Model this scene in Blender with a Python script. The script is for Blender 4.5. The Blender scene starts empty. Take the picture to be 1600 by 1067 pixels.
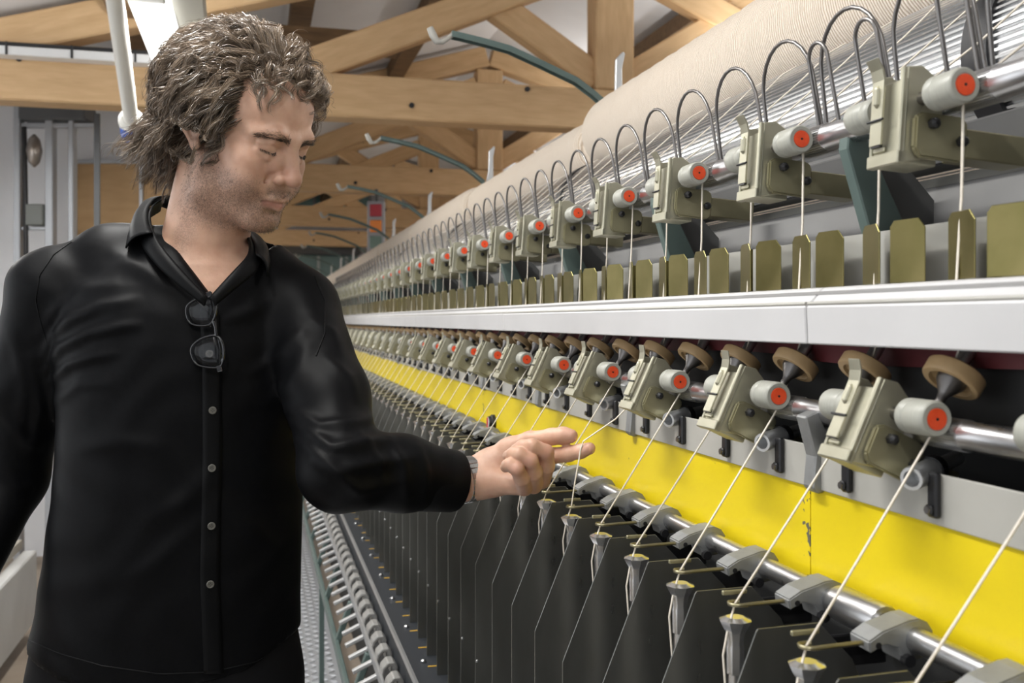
import bpy, bmesh, math, random
import numpy as np
from mathutils import Vector, Matrix
from mathutils.bvhtree import BVHTree

random.seed(7); rng = np.random.default_rng(7)
scene = bpy.context.scene
COL = scene.collection

# ------------------------------------------------------------------ camera
TH = math.radians(14.4257); CT, ST = math.cos(TH), math.sin(TH)
H = 1.42                       # height of the lens above the floor
cam = bpy.data.cameras.new('camera'); cam_ob = bpy.data.objects.new('camera', cam)
COL.objects.link(cam_ob)
cam.sensor_width = 36.0; cam.lens = 35.0
cam.shift_y = -33.5 / 1600.0
cam_ob.location = (0, 0, H); cam_ob.rotation_euler = (math.pi / 2, 0, -TH)
cam.dof.use_dof = True; cam.dof.focus_distance = 1.30; cam.dof.aperture_fstop = 9.0
cam.clip_start = 0.05
scene.camera = cam_ob

# ------------------------------------------------------------------ light and exposure
world = bpy.data.worlds.new('world'); scene.world = world; world.use_nodes = True
world.node_tree.nodes['Background'].inputs[0].default_value = (0.93, 0.97, 1.0, 1)
world.node_tree.nodes['Background'].inputs[1].default_value = 0.24
vs = scene.view_settings
vs.view_transform = 'Standard'; vs.look = 'None'; vs.gamma = 1.0; vs.exposure = -0.85
vs.use_curve_mapping = False

def area_light(name, loc, size_x, size_y, power, color=(1, 1, 1), rot=(0, 0, 0)):
    l = bpy.data.lights.new(name, 'AREA'); l.shape = 'RECTANGLE'
    l.size = size_x; l.size_y = size_y; l.energy = power; l.color = color
    o = bpy.data.objects.new(name, l); COL.objects.link(o)
    o.location = loc; o.rotation_euler = rot
    return o
# added cool fill light from the left; the wall there has no window
area_light('window_daylight', (-2.45, 0.6, H + 0.2), 1.5, 6.0, 70, (0.90, 0.95, 1.0), (0, -math.pi / 2, 0))

# ------------------------------------------------------------------ helpers
def link(o): COL.objects.link(o); return o

def tag(o, label=None, cat=None, group=None, kind=None):
    if label: o['label'] = label
    if cat: o['category'] = cat
    if group: o['group'] = group
    if kind: o['kind'] = kind
    return o

def empty(name, loc=(0, 0, 0), rz=0.0, label=None, cat=None, group=None):
    o = bpy.data.objects.new(name, None); link(o); o.location = loc; o.rotation_euler = (0, 0, rz)
    o.empty_display_size = 0.05
    return tag(o, label, cat, group)

class MB:
    """collects shapes; mesh() gives one mesh"""
    def __init__(self): self.v = []; self.f = []; self.m = []; self.n = 0; self.cur = 0
    def add(self, verts, faces):
        b = self.n
        self.v.extend([tuple(float(c) for c in p) for p in verts]); self.n += len(verts)
        self.f.extend([tuple(i + b for i in q) for q in faces]); self.m.extend([self.cur] * len(faces))
        return self
    def box(self, lo, hi, M=None):
        x0, y0, z0 = lo; x1, y1, z1 = hi
        vs = [(x0,y0,z0),(x1,y0,z0),(x1,y1,z0),(x0,y1,z0),(x0,y0,z1),(x1,y0,z1),(x1,y1,z1),(x0,y1,z1)]
        if M is not None: vs = [tuple(M @ Vector(p)) for p in vs]
        return self.add(vs, [(0,3,2,1),(4,5,6,7),(0,1,5,4),(1,2,6,5),(2,3,7,6),(3,0,4,7)])
    def bar(self, p0, p1, w, h, up=(0, 0, 1)):
        p0 = Vector(p0); p1 = Vector(p1); d = (p1 - p0).normalized(); up = Vector(up)
        s = d.cross(up)
        if s.length < 1e-5: s = d.cross(Vector((1, 0, 0)))
        s.normalize(); t = s.cross(d).normalized()
        vs = []
        for p in (p0, p1):
            for a, b in ((-1,-1),(1,-1),(1,1),(-1,1)): vs.append(p + s * (a * w / 2) + t * (b * h / 2))
        return self.add(vs, [(0,1,2,3),(7,6,5,4),(0,4,5,1),(1,5,6,2),(2,6,7,3),(3,7,4,0)])
    def cyl(self, p0, p1, r0, r1=None, n=16, cap=True):
        r1 = r0 if r1 is None else r1
        return self.lathe(p0, p1, [(0, r0), (1, r1)], n, cap)
    def lathe(self, p0, p1, prof, n=16, cap=True):
        """prof: (t along p0->p1, radius)"""
        p0 = Vector(p0); p1 = Vector(p1); ax = p1 - p0; d = ax.normalized()
        a = d.orthogonal().normalized(); b = d.cross(a)
        vs = []
        for t, r in prof:
            c = p0 + ax * t
            for k in range(n):
                an = 2 * math.pi * k / n
                vs.append(c + a * (r * math.cos(an)) + b * (r * math.sin(an)))
        fs = []
        for i in range(len(prof) - 1):
            for k in range(n):
                k2 = (k + 1) % n
                fs.append((i*n + k, i*n + k2, (i+1)*n + k2, (i+1)*n + k))
        if cap:
            fs.append(tuple(range(n - 1, -1, -1))); fs.append(tuple((len(prof)-1)*n + k for k in range(n)))
        return self.add(vs, fs)
    def tube(self, pts, r, n=8, closed=False, cap=True):
        P = [Vector(p) for p in pts]; m = len(P)
        rr = r if hasattr(r, '__len__') else [r] * m
        T = []
        for i in range(m):
            if closed: t = P[(i+1) % m] - P[i-1]
            else: t = P[min(i+1, m-1)] - P[max(i-1, 0)]
            T.append(t.normalized())
        a = T[0].orthogonal().normalized(); vs = []
        for i in range(m):
            a = (a - T[i] * a.dot(T[i]))
            a = a.normalized() if a.length > 1e-6 else T[i].orthogonal().normalized()
            b = T[i].cross(a)
            for k in range(n):
                an = 2 * math.pi * k / n
                vs.append(P[i] + a * (rr[i] * math.cos(an)) + b * (rr[i] * math.sin(an)))
        fs = []
        for i in range(m if closed else m - 1):
            j = (i + 1) % m
            for k in range(n):
                k2 = (k + 1) % n
                fs.append((i*n + k, i*n + k2, j*n + k2, j*n + k))
        if cap and not closed:
            fs.append(tuple(range(n - 1, -1, -1))); fs.append(tuple((m-1)*n + k for k in range(n)))
        return self.add(vs, fs)
    def prism(self, poly, axis, a0, a1, M=None):
        """poly: 2D outline; axis 'x','y','z' is the extrusion direction"""
        n = len(poly); vs = []
        for a in (a0, a1):
            for p, q in poly:
                vs.append({'x': (a, p, q), 'y': (p, a, q), 'z': (p, q, a)}[axis])
        if M is not None: vs = [tuple(M @ Vector(p)) for p in vs]
        fs = [tuple(range(n))[::-1], tuple(range(n, 2*n))]
        for k in range(n): fs.append((k, (k+1) % n, n + (k+1) % n, n + k))
        return self.add(vs, fs)
    def mesh(self, name, mats, smooth=None, bevel=0.0, seg=1):
        me = bpy.data.meshes.new(name); me.from_pydata(self.v, [], self.f)
        if not isinstance(mats, (list, tuple)): mats = [mats]
        for m in mats: me.materials.append(m)
        if len(mats) > 1: me.polygons.foreach_set('material_index', self.m)
        bm = bmesh.new(); bm.from_mesh(me); bmesh.ops.recalc_face_normals(bm, faces=bm.faces[:])
        if bevel > 0:
            es = [e for e in bm.edges if len(e.link_faces) == 2 and e.calc_face_angle(0) > 0.6]
            bmesh.ops.bevel(bm, geom=es, offset=bevel, segments=seg, affect='EDGES', clamp_overlap=True)
        bm.to_mesh(me); bm.free()
        if smooth:
            me.shade_smooth(); me.set_sharp_from_angle(angle=math.radians(smooth))
        me.update(); return me
    def build(self, name, mats, parent=None, loc=(0, 0, 0), **k):
        o = bpy.data.objects.new(name, self.mesh(name, mats, **k)); link(o); o.location = loc
        if parent is not None: o.parent = parent
        return o

def put(name, me, parent=None, loc=(0, 0, 0), rot=None):
    o = bpy.data.objects.new(name, me); link(o); o.location = loc
    if rot is not None: o.rotation_euler = rot
    if parent is not None: o.parent = parent
    return o

def copy_tree(src, parent, loc):
    c = src.copy(); link(c); c.parent = parent; c.location = loc
    for ch in [o for o in src.children]:
        d = ch.copy(); link(d); d.parent = c
    return c

MATS = {}
def mat(name, color, rough=0.5, metal=0.0, color2=None, nscale=20.0, namt=0.5, bump=0.0, bscale=None,
        stretch=None, spec=0.5, coat=0.0, sss=0.0, sheen=0.0, emit=None, estr=0.0, alpha=1.0, trans=0.0, rvar=0.0, ior=1.45):
    if name in MATS: return MATS[name]
    m = bpy.data.materials.new(name); m.use_nodes = True; MATS[name] = m
    nt = m.node_tree; N = nt.nodes; L = nt.links; b = N['Principled BSDF']
    b.inputs['Base Color'].default_value = (*color, 1); b.inputs['Roughness'].default_value = rough
    b.inputs['Metallic'].default_value = metal; b.inputs['Specular IOR Level'].default_value = spec
    b.inputs['Coat Weight'].default_value = coat; b.inputs['IOR'].default_value = ior
    b.inputs['Sheen Weight'].default_value = sheen
    b.inputs['Transmission Weight'].default_value = trans
    if sss > 0:
        b.inputs['Subsurface Weight'].default_value = sss
        b.inputs['Subsurface Radius'].default_value = (1.0, 0.35, 0.2); b.inputs['Subsurface Scale'].default_value = 0.004
    if emit: b.inputs['Emission Color'].default_value = (*emit, 1); b.inputs['Emission Strength'].default_value = estr
    if alpha < 1: b.inputs['Alpha'].default_value = alpha
    if color2 is not None or bump > 0 or rvar > 0:
        tc = N.new('ShaderNodeTexCoord'); mp = N.new('ShaderNodeMapping'); L.new(tc.outputs['Object'], mp.inputs[0])
        if stretch: mp.inputs['Scale'].default_value = stretch
        nz = N.new('ShaderNodeTexNoise'); nz.inputs['Scale'].default_value = nscale; nz.inputs['Detail'].default_value = 5
        L.new(mp.outputs[0], nz.inputs[0])
        if color2 is not None:
            rp = N.new('ShaderNodeValToRGB'); rp.color_ramp.elements[0].position = 0.5 - namt / 2; rp.color_ramp.elements[1].position = 0.5 + namt / 2
            rp.color_ramp.elements[0].color = (*color, 1); rp.color_ramp.elements[1].color = (*color2, 1)
            L.new(nz.outputs[0], rp.inputs[0]); L.new(rp.outputs[0], b.inputs['Base Color'])
        if rvar > 0:
            mr = N.new('ShaderNodeMapRange'); mr.inputs[3].default_value = max(0.02, rough - rvar); mr.inputs[4].default_value = rough + rvar
            L.new(nz.outputs[0], mr.inputs[0]); L.new(mr.outputs[0], b.inputs['Roughness'])
        if bump > 0:
            n2 = nz
            if bscale:
                n2 = N.new('ShaderNodeTexNoise'); n2.inputs['Scale'].default_value = bscale; n2.inputs['Detail'].default_value = 3
                L.new(mp.outputs[0], n2.inputs[0])
            bp = N.new('ShaderNodeBump'); bp.inputs['Strength'].default_value = bump; bp.inputs['Distance'].default_value = 0.002
            L.new(n2.outputs[0], bp.inputs['Height']); L.new(bp.outputs[0], b.inputs['Normal'])
    return m

ORD = ['first','second','third','fourth','fifth','sixth','seventh','eighth','ninth','tenth','eleventh','twelfth','thirteenth',
       'fourteenth','fifteenth','sixteenth','seventeenth','eighteenth','nineteenth','twentieth']

wood = mat('pine_timber', (0.52, 0.335, 0.175), 0.6, color2=(0.70, 0.49, 0.28), nscale=6, namt=0.7, stretch=(1, 6, 6), bump=0.15, spec=0.3)
wood_dark = mat('old_dark_timber', (0.13, 0.082, 0.045), 0.65, color2=(0.24, 0.15, 0.08), nscale=6, stretch=(1, 6, 6), spec=0.3)
plaster = mat('white_plaster', (0.74, 0.75, 0.78), 0.75, color2=(0.80, 0.81, 0.84), nscale=3)
# ------------------------------------------------------------------ the building
def struct(name, mb, m, **k):
    return tag(mb.build(name, m, **k), kind='structure')
floor_mat = mat('concrete_floor', (0.25, 0.20, 0.155), 0.6, color2=(0.36, 0.30, 0.24), nscale=4, bump=0.1)
struct('floor', MB().box((-2.7, -3.0, -0.1), (6.6, 17.2, 0.0)), floor_mat)
struct('wall_left', MB().box((-2.75, -3.0, 0), (-2.6, 17.2, H + 1.06)), plaster)
struct('wall_right', MB().box((6.5, -3.0, 0), (6.65, 17.2, H + 1.06)), plaster)
far = struct('wall_far', MB().box((-2.7, 17.05, 0), (6.6, 17.2, 4.2)), plaster)
struct('wall_partition', MB().prism([(-2.6, 0), (-.55, 0), (-.55, H + 1.56), (-2.6, H + .98)], 'y', 6.5, 6.6), plaster)
def slope(x0, z0, x1, z1, t=0.08):
    return MB().prism([(x0, z0), (x1, z1), (x1, z1 + t), (x0, z0 + t)], 'y', -3.0, 17.2)
struct('ceiling', slope(-2.7, H + 1.01, 1.9, H + 2.36), plaster)
struct('ceiling_far_side', slope(1.9, H + 2.36, 6.6, H + .98), plaster)

teal = mat('teal_glass', (0.20, 0.36, 0.36), 0.25, color2=(0.28, 0.45, 0.44), nscale=1.5)
mull = mat('grey_mullion', (0.30, 0.33, 0.33), 0.5)
wn = 0
def far_xz(px, py):
    r = (px - 800) / 1555.0; X = (r * CT + ST) * 17.0 / (CT - r * ST); zc = 17.0 * CT + X * ST
    return X, H + (500 - py) * zc / 1555.0
for (pa, qa, pb, qb) in ((448, 345, 575, 308), (455, 470, 545, 390), (545, 262, 640, 212), (650, 265, 752, 222), (470, 262, 536, 218)):
    (x0, z0), (x1, z1) = far_xz(pa, qa), far_xz(pb, qb)
    wn += 1
    w = struct('window_%d' % wn, MB().box((x0, 17.0, z0), (x1, 17.04, z1)), teal)
    for k in range(1, 3):
        xx = x0 + (x1 - x0) * k / 3
        MB().box((xx - .025, 16.95, z0), (xx + .025, 16.998, z1)).build('window_bar', mull, w)
    fr = MB()
    for a in ((x0 - .05, z0 - .05, x1 + .05, z0), (x0 - .05, z1, x1 + .05, z1 + .05), (x0 - .05, z0, x0, z1), (x1, z0, x1 + .05, z1)):
        fr.box((a[0], 16.95, a[1]), (a[2], 17.04, a[3]))
    fr.build('window_frame', mull, w)

# roof trusses: tie beam, king post, struts, rafters
bolt_dark = mat('dark_bolt', (0.03, 0.03, 0.032), 0.45, metal=0.3)
def timber(name, p0, p1, w, h, parent, m=None):
    p0 = Vector(p0); p1 = Vector(p1); d = p1 - p0; ln = d.length
    mb = MB().box((0, -w / 2, -h / 2), (ln, w / 2, h / 2))
    o = mb.build(name, m or wood, parent, bevel=0.008)
    x = d.normalized(); y = Vector((0, 1, 0)); z = x.cross(y).normalized(); y = z.cross(x)
    M = Matrix((x, y, z)).transposed().to_4x4(); M.translation = p0
    o.matrix_local = M
    return o
for ti, TY in enumerate((5.2, 8.2, 11.2, 14.2)):
    t = empty('roof_truss', (0, TY, H), label=['pine roof truss nearest the man, its tie beam passing behind his head',
              'middle pine roof truss, second behind the man', 'third pine roof truss behind the man, above the signal tower', 'farthest pine roof truss near the teal windows'][ti], cat='roof truss', group='roof trusses')
    tb = timber('tie_beam', (-1.90, 0, 1.145), (5.70, 0, 1.145), 0.16, 0.22, t)
    timber('king_post', (1.9, 0, 1.258), (1.9, 0, 2.10), 0.16, 0.22, t)
    for sgn in (-1, 1):
        e = 1.9 + sgn * 3.66
        timber('rafter', (e, 0, 1.165), (1.9 + sgn * .02, 0, 2.215), 0.14, 0.17, t)
        timber('strut', (1.9 + sgn * .08, 0.02, 1.33), (1.9 + sgn * .98, 0.02, 1.90), 0.11, 0.15, t)
        timber('brace', (1.9 - sgn * 1.62 if sgn > 0 else 1.9 + 1.62, -.02, 1.30), (1.9 - sgn * .1 if sgn > 0 else 2.0, -.02, 1.96), 0.10, 0.16, t)
    for k in range(9):
        MB().cyl((-1.7 + k * .62, -.082, 1.11 + .12 * (k % 2)), (-1.7 + k * .62, -.09, 1.11 + .12 * (k % 2)), .014, n=10).build('bolt', bolt_dark, t)
for i, (x, dz) in enumerate(((-.62, 1.44), (.25, 1.70), (1.1, 1.95), (2.8, 1.92), (4.2, 1.51))):
    struct('trim_%d' % (i + 1), MB().box((x - .06, -3.0, H + dz + .02), (x + .06, 17.0, H + dz + .13)), wood_dark)
o = MB().box((-.40, 5.62, H + 1.51), (.78, 5.74, H + 1.625)).build('crossbeam', wood_dark)
tag(o, 'dark old timber crossbeam under the white ceiling above the man', 'crossbeam')

# white cable duct along the first tie beam
white_pl = mat('white_plastic', (0.72, 0.73, 0.74), 0.4)
tray = empty('cable_tray', (0, 5.09, H + 1.225), label='white cable tray with black cables lying on the near tie beam', cat='cable tray')
MB().box((-1.5, -.06, 0), (.1, .0295, .042)).build('channel', white_pl, tray, bevel=.004)
MB().tube([(-1.5, -.03, .057), (-1.2, -.03, .055), (.1, -.03, .057)], .012).build('cable', bolt_dark, tray, smooth=40)
for k in range(6): MB().box((-1.4 + k * .28, -.065, 0), (-1.39 + k * .28, -.0605, .06)).build('strap', bolt_dark, tray)

# fluorescent batten over the aisle, pipe and duct beside it
lamp_white = mat('lamp_housing', (0.70, 0.71, 0.70), 0.35)
lamp_glow = mat('lamp_diffuser', (1, 1, 1), 0.4, emit=(1.0, 0.99, 0.95), estr=9.0)
def batten(loc, label, power):
    t = empty('ceiling_lamp', loc, label=label, cat='lamp', group='fluorescent battens')
    MB().prism([(-.075, .02), (.075, .02), (.055, .075), (-.055, .075)], 'y', -.06, 1.5).build('housing', lamp_white, t, bevel=.004)
    MB().prism([(-.068, .0185), (-.05, -.03), (.05, -.03), (.068, .0185)], 'y', 0.02, 1.42).build('diffuser', lamp_glow, t, bevel=.006)
    MB().box((-.06, -.055, -.02), (.06, .015, .0185)).build('end_cap', lamp_white, t, bevel=.005)
    MB().tube([(-.02, -.05, .06), (-.02, -.09, .13), (.03, -.1, .05), (.02, -.055, .0)], .006, n=6).build('cable', bolt_dark, t, smooth=40)
    for yy in (.2, 1.2): MB().cyl((0, yy, .075), (0, yy, .20), .006, n=6).build('hanger', mull, t)
    if power:
        l = area_light('lamp_light', (0, .72, -.04), .11, 1.38, power, (1.0, 0.985, 0.95)); l.parent = t
        l = area_light('lamp_uplight', (0, .72, .09), .10, 1.38, power * .55, (1.0, 0.985, 0.95), (math.pi, 0, 0)); l.parent = t  # extra upward light, added to brighten the ceiling
batten((-.345, 3.42, H + 1.05), 'lit fluorescent lamp directly above and behind the man', 34)
for i, (x, y, p) in enumerate(((-.345, .75, 62), (-.345, -1.7, 44), (2.6, -.6, 50), (2.6, 2.0, 50), (2.7, 4.4, 54), (3.0, 7.2, 60), (3.6, 11.0, 80), (-1.75, 3.6, 40), (-1.3, 8.4, 60), (-1.1, 11.8, 70))):  # after the two aisle lamps: unseen lamps added as fill light
    batten((x, y, H + 1.05 + (.28 if 1 < i < 7 else .12 if i < 2 else 0)), ['lit fluorescent lamp above the aisle in front of the man', 'lit fluorescent lamp above the aisle behind the camera', 'lit lamp behind the machine, nearest of that row', 'lit lamp behind the machine, second of that row', 'lit lamp behind the machine, third of that row', 'lit lamp behind the machine, fourth of that row', 'lit lamp behind the machine, farthest of that row', 'lit lamp left of the aisle near the partition', 'lit lamp behind the white partition', 'lit lamp far behind the white partition'][i], p)
tube_white = mat('white_pipe', (0.80, 0.79, 0.74), 0.35)
def cam3(px, py, zc):          # a point seen at (px, py) of the 1600 x 1067 frame, zc metres in front of the lens
    u = (px - 800) * zc / 1555.0
    return Vector((u * CT + zc * ST, -u * ST + zc * CT, H + (500 - py) * zc / 1555.0))
t = empty('suction_pipe', cam3(205, 192, 4.05), label='slanting white pipe with blue end cap behind the man', cat='pipe')
a = cam3(172, -60, 2.9) - t.location; b = Vector((0, 0, .01))
MB().cyl(b, a, .028, n=20).build('tube', tube_white, t, smooth=40)
dn = (b - a).normalized()
MB().lathe(b - dn * .02, b + dn * .03, [(0, .034), (.3, .050), (1, .050)], 20).build('flange', tube_white, t, smooth=40)
MB().lathe(b + dn * .031, b + dn * .03 + Vector((0, 0, -.085)), [(0, .046), (.6, .042), (1, .022)], 16).build('end_cap', mat('blue_plastic', (.03, .10, .42), .35), t, smooth=40)
o = MB().bar(cam3(292, -20, 3.3), cam3(312, 120, 4.6), .11, .07).build('cable_duct', mat('beige_duct', (.46, .45, .40), .5), bevel=.006)
tag(o, 'beige rectangular cable duct right of the lit lamp above the man', 'duct')

hood_m = mat('dark_hood', (.10, .105, .11), .45)
# far end: signal tower, dark machine hood, wall lamp
t = empty('signal_light', cam3(588, 392, 8.07), label='signal tower with red and orange squares beyond the machine', cat='signal light')
t.rotation_euler = (0, 0, -TH)
alu = mat('aluminium', (0.62, 0.63, 0.64), 0.38, metal=0.9, rvar=.1, nscale=30)
MB().box((-.07, -.03, 0), (.07, .03, .40)).build('housing', mat('signal_grey', (.36, .37, .40), .5), t, bevel=.006)
MB().box((-.012, .0, .40), (.012, .02, .50)).build('hanger', hood_m, t)
for k, (nm, c) in enumerate((('green_lens', (.12, .2, .16)), ('orange_lens', (.85, .24, .01)), ('red_lens', (.42, .012, .03)))):
    MB().box((-.048, -.04, .02 + k * .128), (.048, -.028, .118 + k * .128)).build(nm, mat(nm, c, .3), t, bevel=.004)
t = empty('textile_machine', (.85, 14.5, 0), label='dark hooded machine at the far end of the aisle', cat='machine')
MB().prism([(-.9, 2.40), (-.5, 2.62), (.3, 2.62), (.62, 2.45), (.62, 2.36), (-.9, 2.36)], 'y', 0, 1.6).build('hood', hood_m, t, bevel=.03, seg=2)
MB().box((-.85, .05, .1), (.58, 1.5, 2.359)).build('cabinet', mat('teal_cabinet', (.13, .2, .2), .4), t, bevel=.02)
for k in range(4): MB().box((-.8 + k * .4, .02, .9), (-.76 + k * .4, .049, 2.34)).build('rail', mull, t)
for sx in (-.7, .40): MB().box((sx, .2, 0), (sx + .12, 1.3, .0999)).build('foot', hood_m, t)
MB().box((-.5, -.03, 2.6201), (-.12, .03, 2.665)).build('work_light', lamp_glow, t, bevel=.005)

# hoist frame against the left wall
frame_m = mat('grey_steel_frame', (.42, .44, .47), .45, metal=.3)
t = empty('hoist_frame', cam3(75, 460, 5.6) * 1.0, label='grey steel hoist frame standing against the white wall', cat='frame')
t.location.z = 0; t.rotation_euler = (0, 0, -TH)
PXM = 5.6 / 1555.0
def lx(px): return (px - 75) * PXM
def lz(py): return H + (500 - py) * PXM
for px, w in ((30, 10), (80, 12), (114, 8)):
    MB().box((lx(px) - w * PXM / 2, -.03, 0), (lx(px) + w * PXM / 2, .03, lz(162))).build('post', frame_m, t, bevel=.004)
MB().box((lx(36), -.02, lz(200)), (lx(150), .02, lz(193))).build('crossbar', frame_m, t, bevel=.003)
MB().box((lx(36), -.02, lz(360)), (lx(75), .02, lz(355))).build('crossbar', frame_m, t, bevel=.003)
MB().box((lx(36), -.06, lz(190)), (lx(140), .1, lz(166))).build('motor_box', hood_m, t, bevel=.01)
MB().box((lx(46), -.05, lz(353)), (lx(73), .05, lz(320))).build('switch_box', mat('olive_grey', (.16, .17, .16), .5), t, bevel=.006)
MB().tube([(lx(42), -.03, lz(200)), (lx(44), -.03, lz(300)), (lx(45), -.03, lz(400))], .014, n=8).build('cable', bolt_dark, t, smooth=40)
MB().lathe((lx(59), -.04, lz(263)), (lx(59), -.04, lz(212)), [(0, .005), (.15, .03), (.5, .043), (.85, .03), (1, .005)], 20).build('hook_block', mat('hook_steel', (.35, .31, .28), .3, metal=.8), t, smooth=50)
o = empty('support_post', cam3(152, 178, 5.2), label='thin black steel post beside the plywood panel', cat='post'); o.location.z = 0
MB().box((-.014, -.014, .006), (.014, .014, H + (500 - 178) * 5.2 / 1555)).build('pole', hood_m, o); MB().box((-.05, -.05, 0), (.05, .05, .006)).build('base_plate', hood_m, o)
t = empty('plywood_panel', cam3(180, 460, 6.0), label='brown plywood panel with grey frame behind the man', cat='panel'); t.location.z = 0; t.rotation_euler = (0, 0, -TH)
ply = mat('plywood', (.40, .245, .11), .6, color2=(.50, .32, .16), nscale=5, stretch=(1, 1, 4))
q = 6.0 / 1555
MB().box((-62 * q, 0, 0.05), (88 * q, .02, H + 247 * q)).build('board', ply, t)
MB().box((-64 * q, -.02, H + 244 * q), (90 * q, .03, H + 250 * q)).build('frame_bar', frame_m, t)
for xx in (-62, 42): MB().box((xx * q - .01, -.02, 0), (xx * q + .01, -.001, H + 244 * q)).build('frame_post', frame_m, t)
t = empty('wall_sign', cam3(222, 130, 5.0), label='round red and white sign partly hidden by the hair', cat='sign'); t.rotation_euler = (0, 0, -TH)
MB().cyl((0, 0, 0), (0, .01, 0), .062, n=28).build('red_ring', mat('sign_red', (.55, .02, .03), .4), t)
MB().cyl((0, -.004, 0), (0, -.0005, 0), .042, n=28).build('white_disc', white_pl, t)
t = empty('wall_panel', (-1.87, 6.40, 0), label='white sheet wall panel at the left edge behind the hoist frame', cat='panel')
MB().box((-.3, 0, .1), (.27, .03, H + .98)).build('sheet', white_pl, t, bevel=.004); MB().box((.272, -.005, .1), (.285, .03, H + .98)).build('edge_strip', frame_m, t)

# machine parallel to the aisle on the left: pale rails on dark posts
pale = mat('pale_paint', (.50, .50, .49), .5, color2=(.58, .58, .57), nscale=6)
t = empty('side_machine', (-.98, 0, 0), label='pale painted machine rails on posts left of the man', cat='machine')
MB().box((-.06, -.2, H - .76), (0.0, 4.85, H - .60)).build('upper_board', pale, t, bevel=.006)
MB().box((-.03, -.2, H - 1.34), (.03, 4.85, H - 1.03)).build('lower_board', pale, t, bevel=.006)
MB().box((-.5, -.2, H - 1.02), (-.031, 4.85, H - .98)).build('deck', mat('beige_deck', (.36, .33, .28), .6), t)
for k in range(5):
    MB().box((-.16, .3 + k * 1.06, 0), (-.07, .39 + k * 1.06, H - .60)).build('post', hood_m, t)
    MB().box((-.5, .3 + k * 1.06, 0), (-.42, .39 + k * 1.06, H - 1.021)).build('rear_post', hood_m, t)
# chequer plate walkway strip and its raised bars
cheq = mat('chequer_plate', (.58, .59, .61), .38, metal=.45, rvar=.12, nscale=14)
t = empty('walkway_plate', (0, 0, 0), label='aluminium chequer plate walkway running beside the machine', cat='walkway')
MB().box((-.42, -1.5, 0.0), (.325, 8.2, .03)).build('plate', cheq, t)
mb = MB()
k = 0
yy = 1.5
row = 0
while yy < 8.0:
    n = row; xx = -.05
    while xx < .305:
        sg = 1 if n % 2 else -1
        c = Vector((xx, yy, .031)); d = Vector((.020 * sg, .020, 0)).normalized(); s2 = Vector((-d.y, d.x, 0))
        P = [c - d * .021, c - s2 * .0050, c + d * .021, c + s2 * .0050]
        mb.add([(p.x, p.y, .0301) for p in P] + [(c.x + (p.x - c.x) * .6, c.y + (p.y - c.y) * .6, .0345) for p in P],
               [(4,5,6,7),(0,1,5,4),(1,2,6,5),(2,3,7,6),(3,0,4,7)])
        xx += .034; n += 1
    yy += .034; row += 1
tag(mb.build('tread_bars', cheq, t), kind='stuff')
# ------------------------------------------------------------------ the spinning machine
Y0, Y1 = -0.25, 7.35; YE = 13.6
zinc = mat('yellow_zinc', (0.27, 0.255, 0.16), 0.42, metal=0.75, color2=(0.36, 0.335, 0.22), nscale=25, rvar=.1)
zinc_pale = mat('pale_zinc', (0.42, 0.405, 0.31), 0.40, metal=0.75, color2=(0.50, 0.485, 0.385), nscale=30, rvar=.08)
olive = mat('olive_brass', (0.12, 0.11, 0.033), 0.30, metal=0.85, color2=(0.24, 0.20, 0.085), nscale=14, rvar=.1)
steel = mat('polished_steel', (0.56, 0.56, 0.57), 0.29, metal=1.0, rvar=.06, nscale=40)
chrome = mat('spindle_chrome', (0.78, 0.78, 0.79), 0.20, metal=0.94, rvar=.05, nscale=40)
steel_dk = mat('dark_steel', (0.20, 0.19, 0.185), 0.35, metal=0.9, rvar=.1, nscale=30)
castg = mat('cast_grey', (0.25, 0.255, 0.255), 0.48, metal=0.55, color2=(0.32, 0.325, 0.325), nscale=60, bump=.1)
green_dk = mat('green_enamel', (0.085, 0.125, 0.115), 0.42, color2=(0.11, 0.15, 0.14), nscale=12)
stand_dk = mat('stand_dark', (0.10, 0.10, 0.10), 0.55, metal=.3)
rubber_gr = mat('grey_rubber', (0.31, 0.31, 0.275), 0.40, color2=(0.37, 0.37, 0.325), nscale=40, stretch=(1, 12, 1))
cap_red = mat('orange_cap', (0.80, 0.085, 0.018), 0.5, color2=(0.70, 0.06, 0.012), nscale=200)
black_pl = mat('black_plastic', (0.015, 0.015, 0.017), 0.4)
enamel_w = mat('white_enamel', (0.50, 0.495, 0.50), 0.40, color2=(0.57, 0.565, 0.57), nscale=5)
grey_en = mat('grey_enamel', (0.27, 0.265, 0.26), 0.5, color2=(0.31, 0.305, 0.30), nscale=5)
lgrey = mat('light_grey_enamel', (0.36, 0.35, 0.32), 0.45, color2=(0.41, 0.40, 0.365), nscale=7)
drum_m = mat('drum_aluminium', (0.78, 0.79, 0.80), 0.24, metal=1.0)
tanw = mat('tan_wheel', (0.45, 0.30, 0.15), 0.45, color2=(0.55, 0.38, 0.20), nscale=20)
belt_m = mat('red_belt', (0.10, 0.014, 0.018), 0.6)
sep_m = mat('separator_sheet', (0.23, 0.23, 0.215), 0.30, metal=0.88, color2=(0.31, 0.31, 0.29), nscale=6, rvar=.08, stretch=(4, 4, 1))
base_m = mat('black_base', (0.03, 0.034, 0.04), 0.45)
wool = mat('wool_yarn', (0.72, 0.655, 0.57), 0.85, color2=(0.80, 0.74, 0.66), nscale=60, spec=.15)
dark_in = mat('machine_interior', (0.028, 0.028, 0.028), 0.7)

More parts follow.
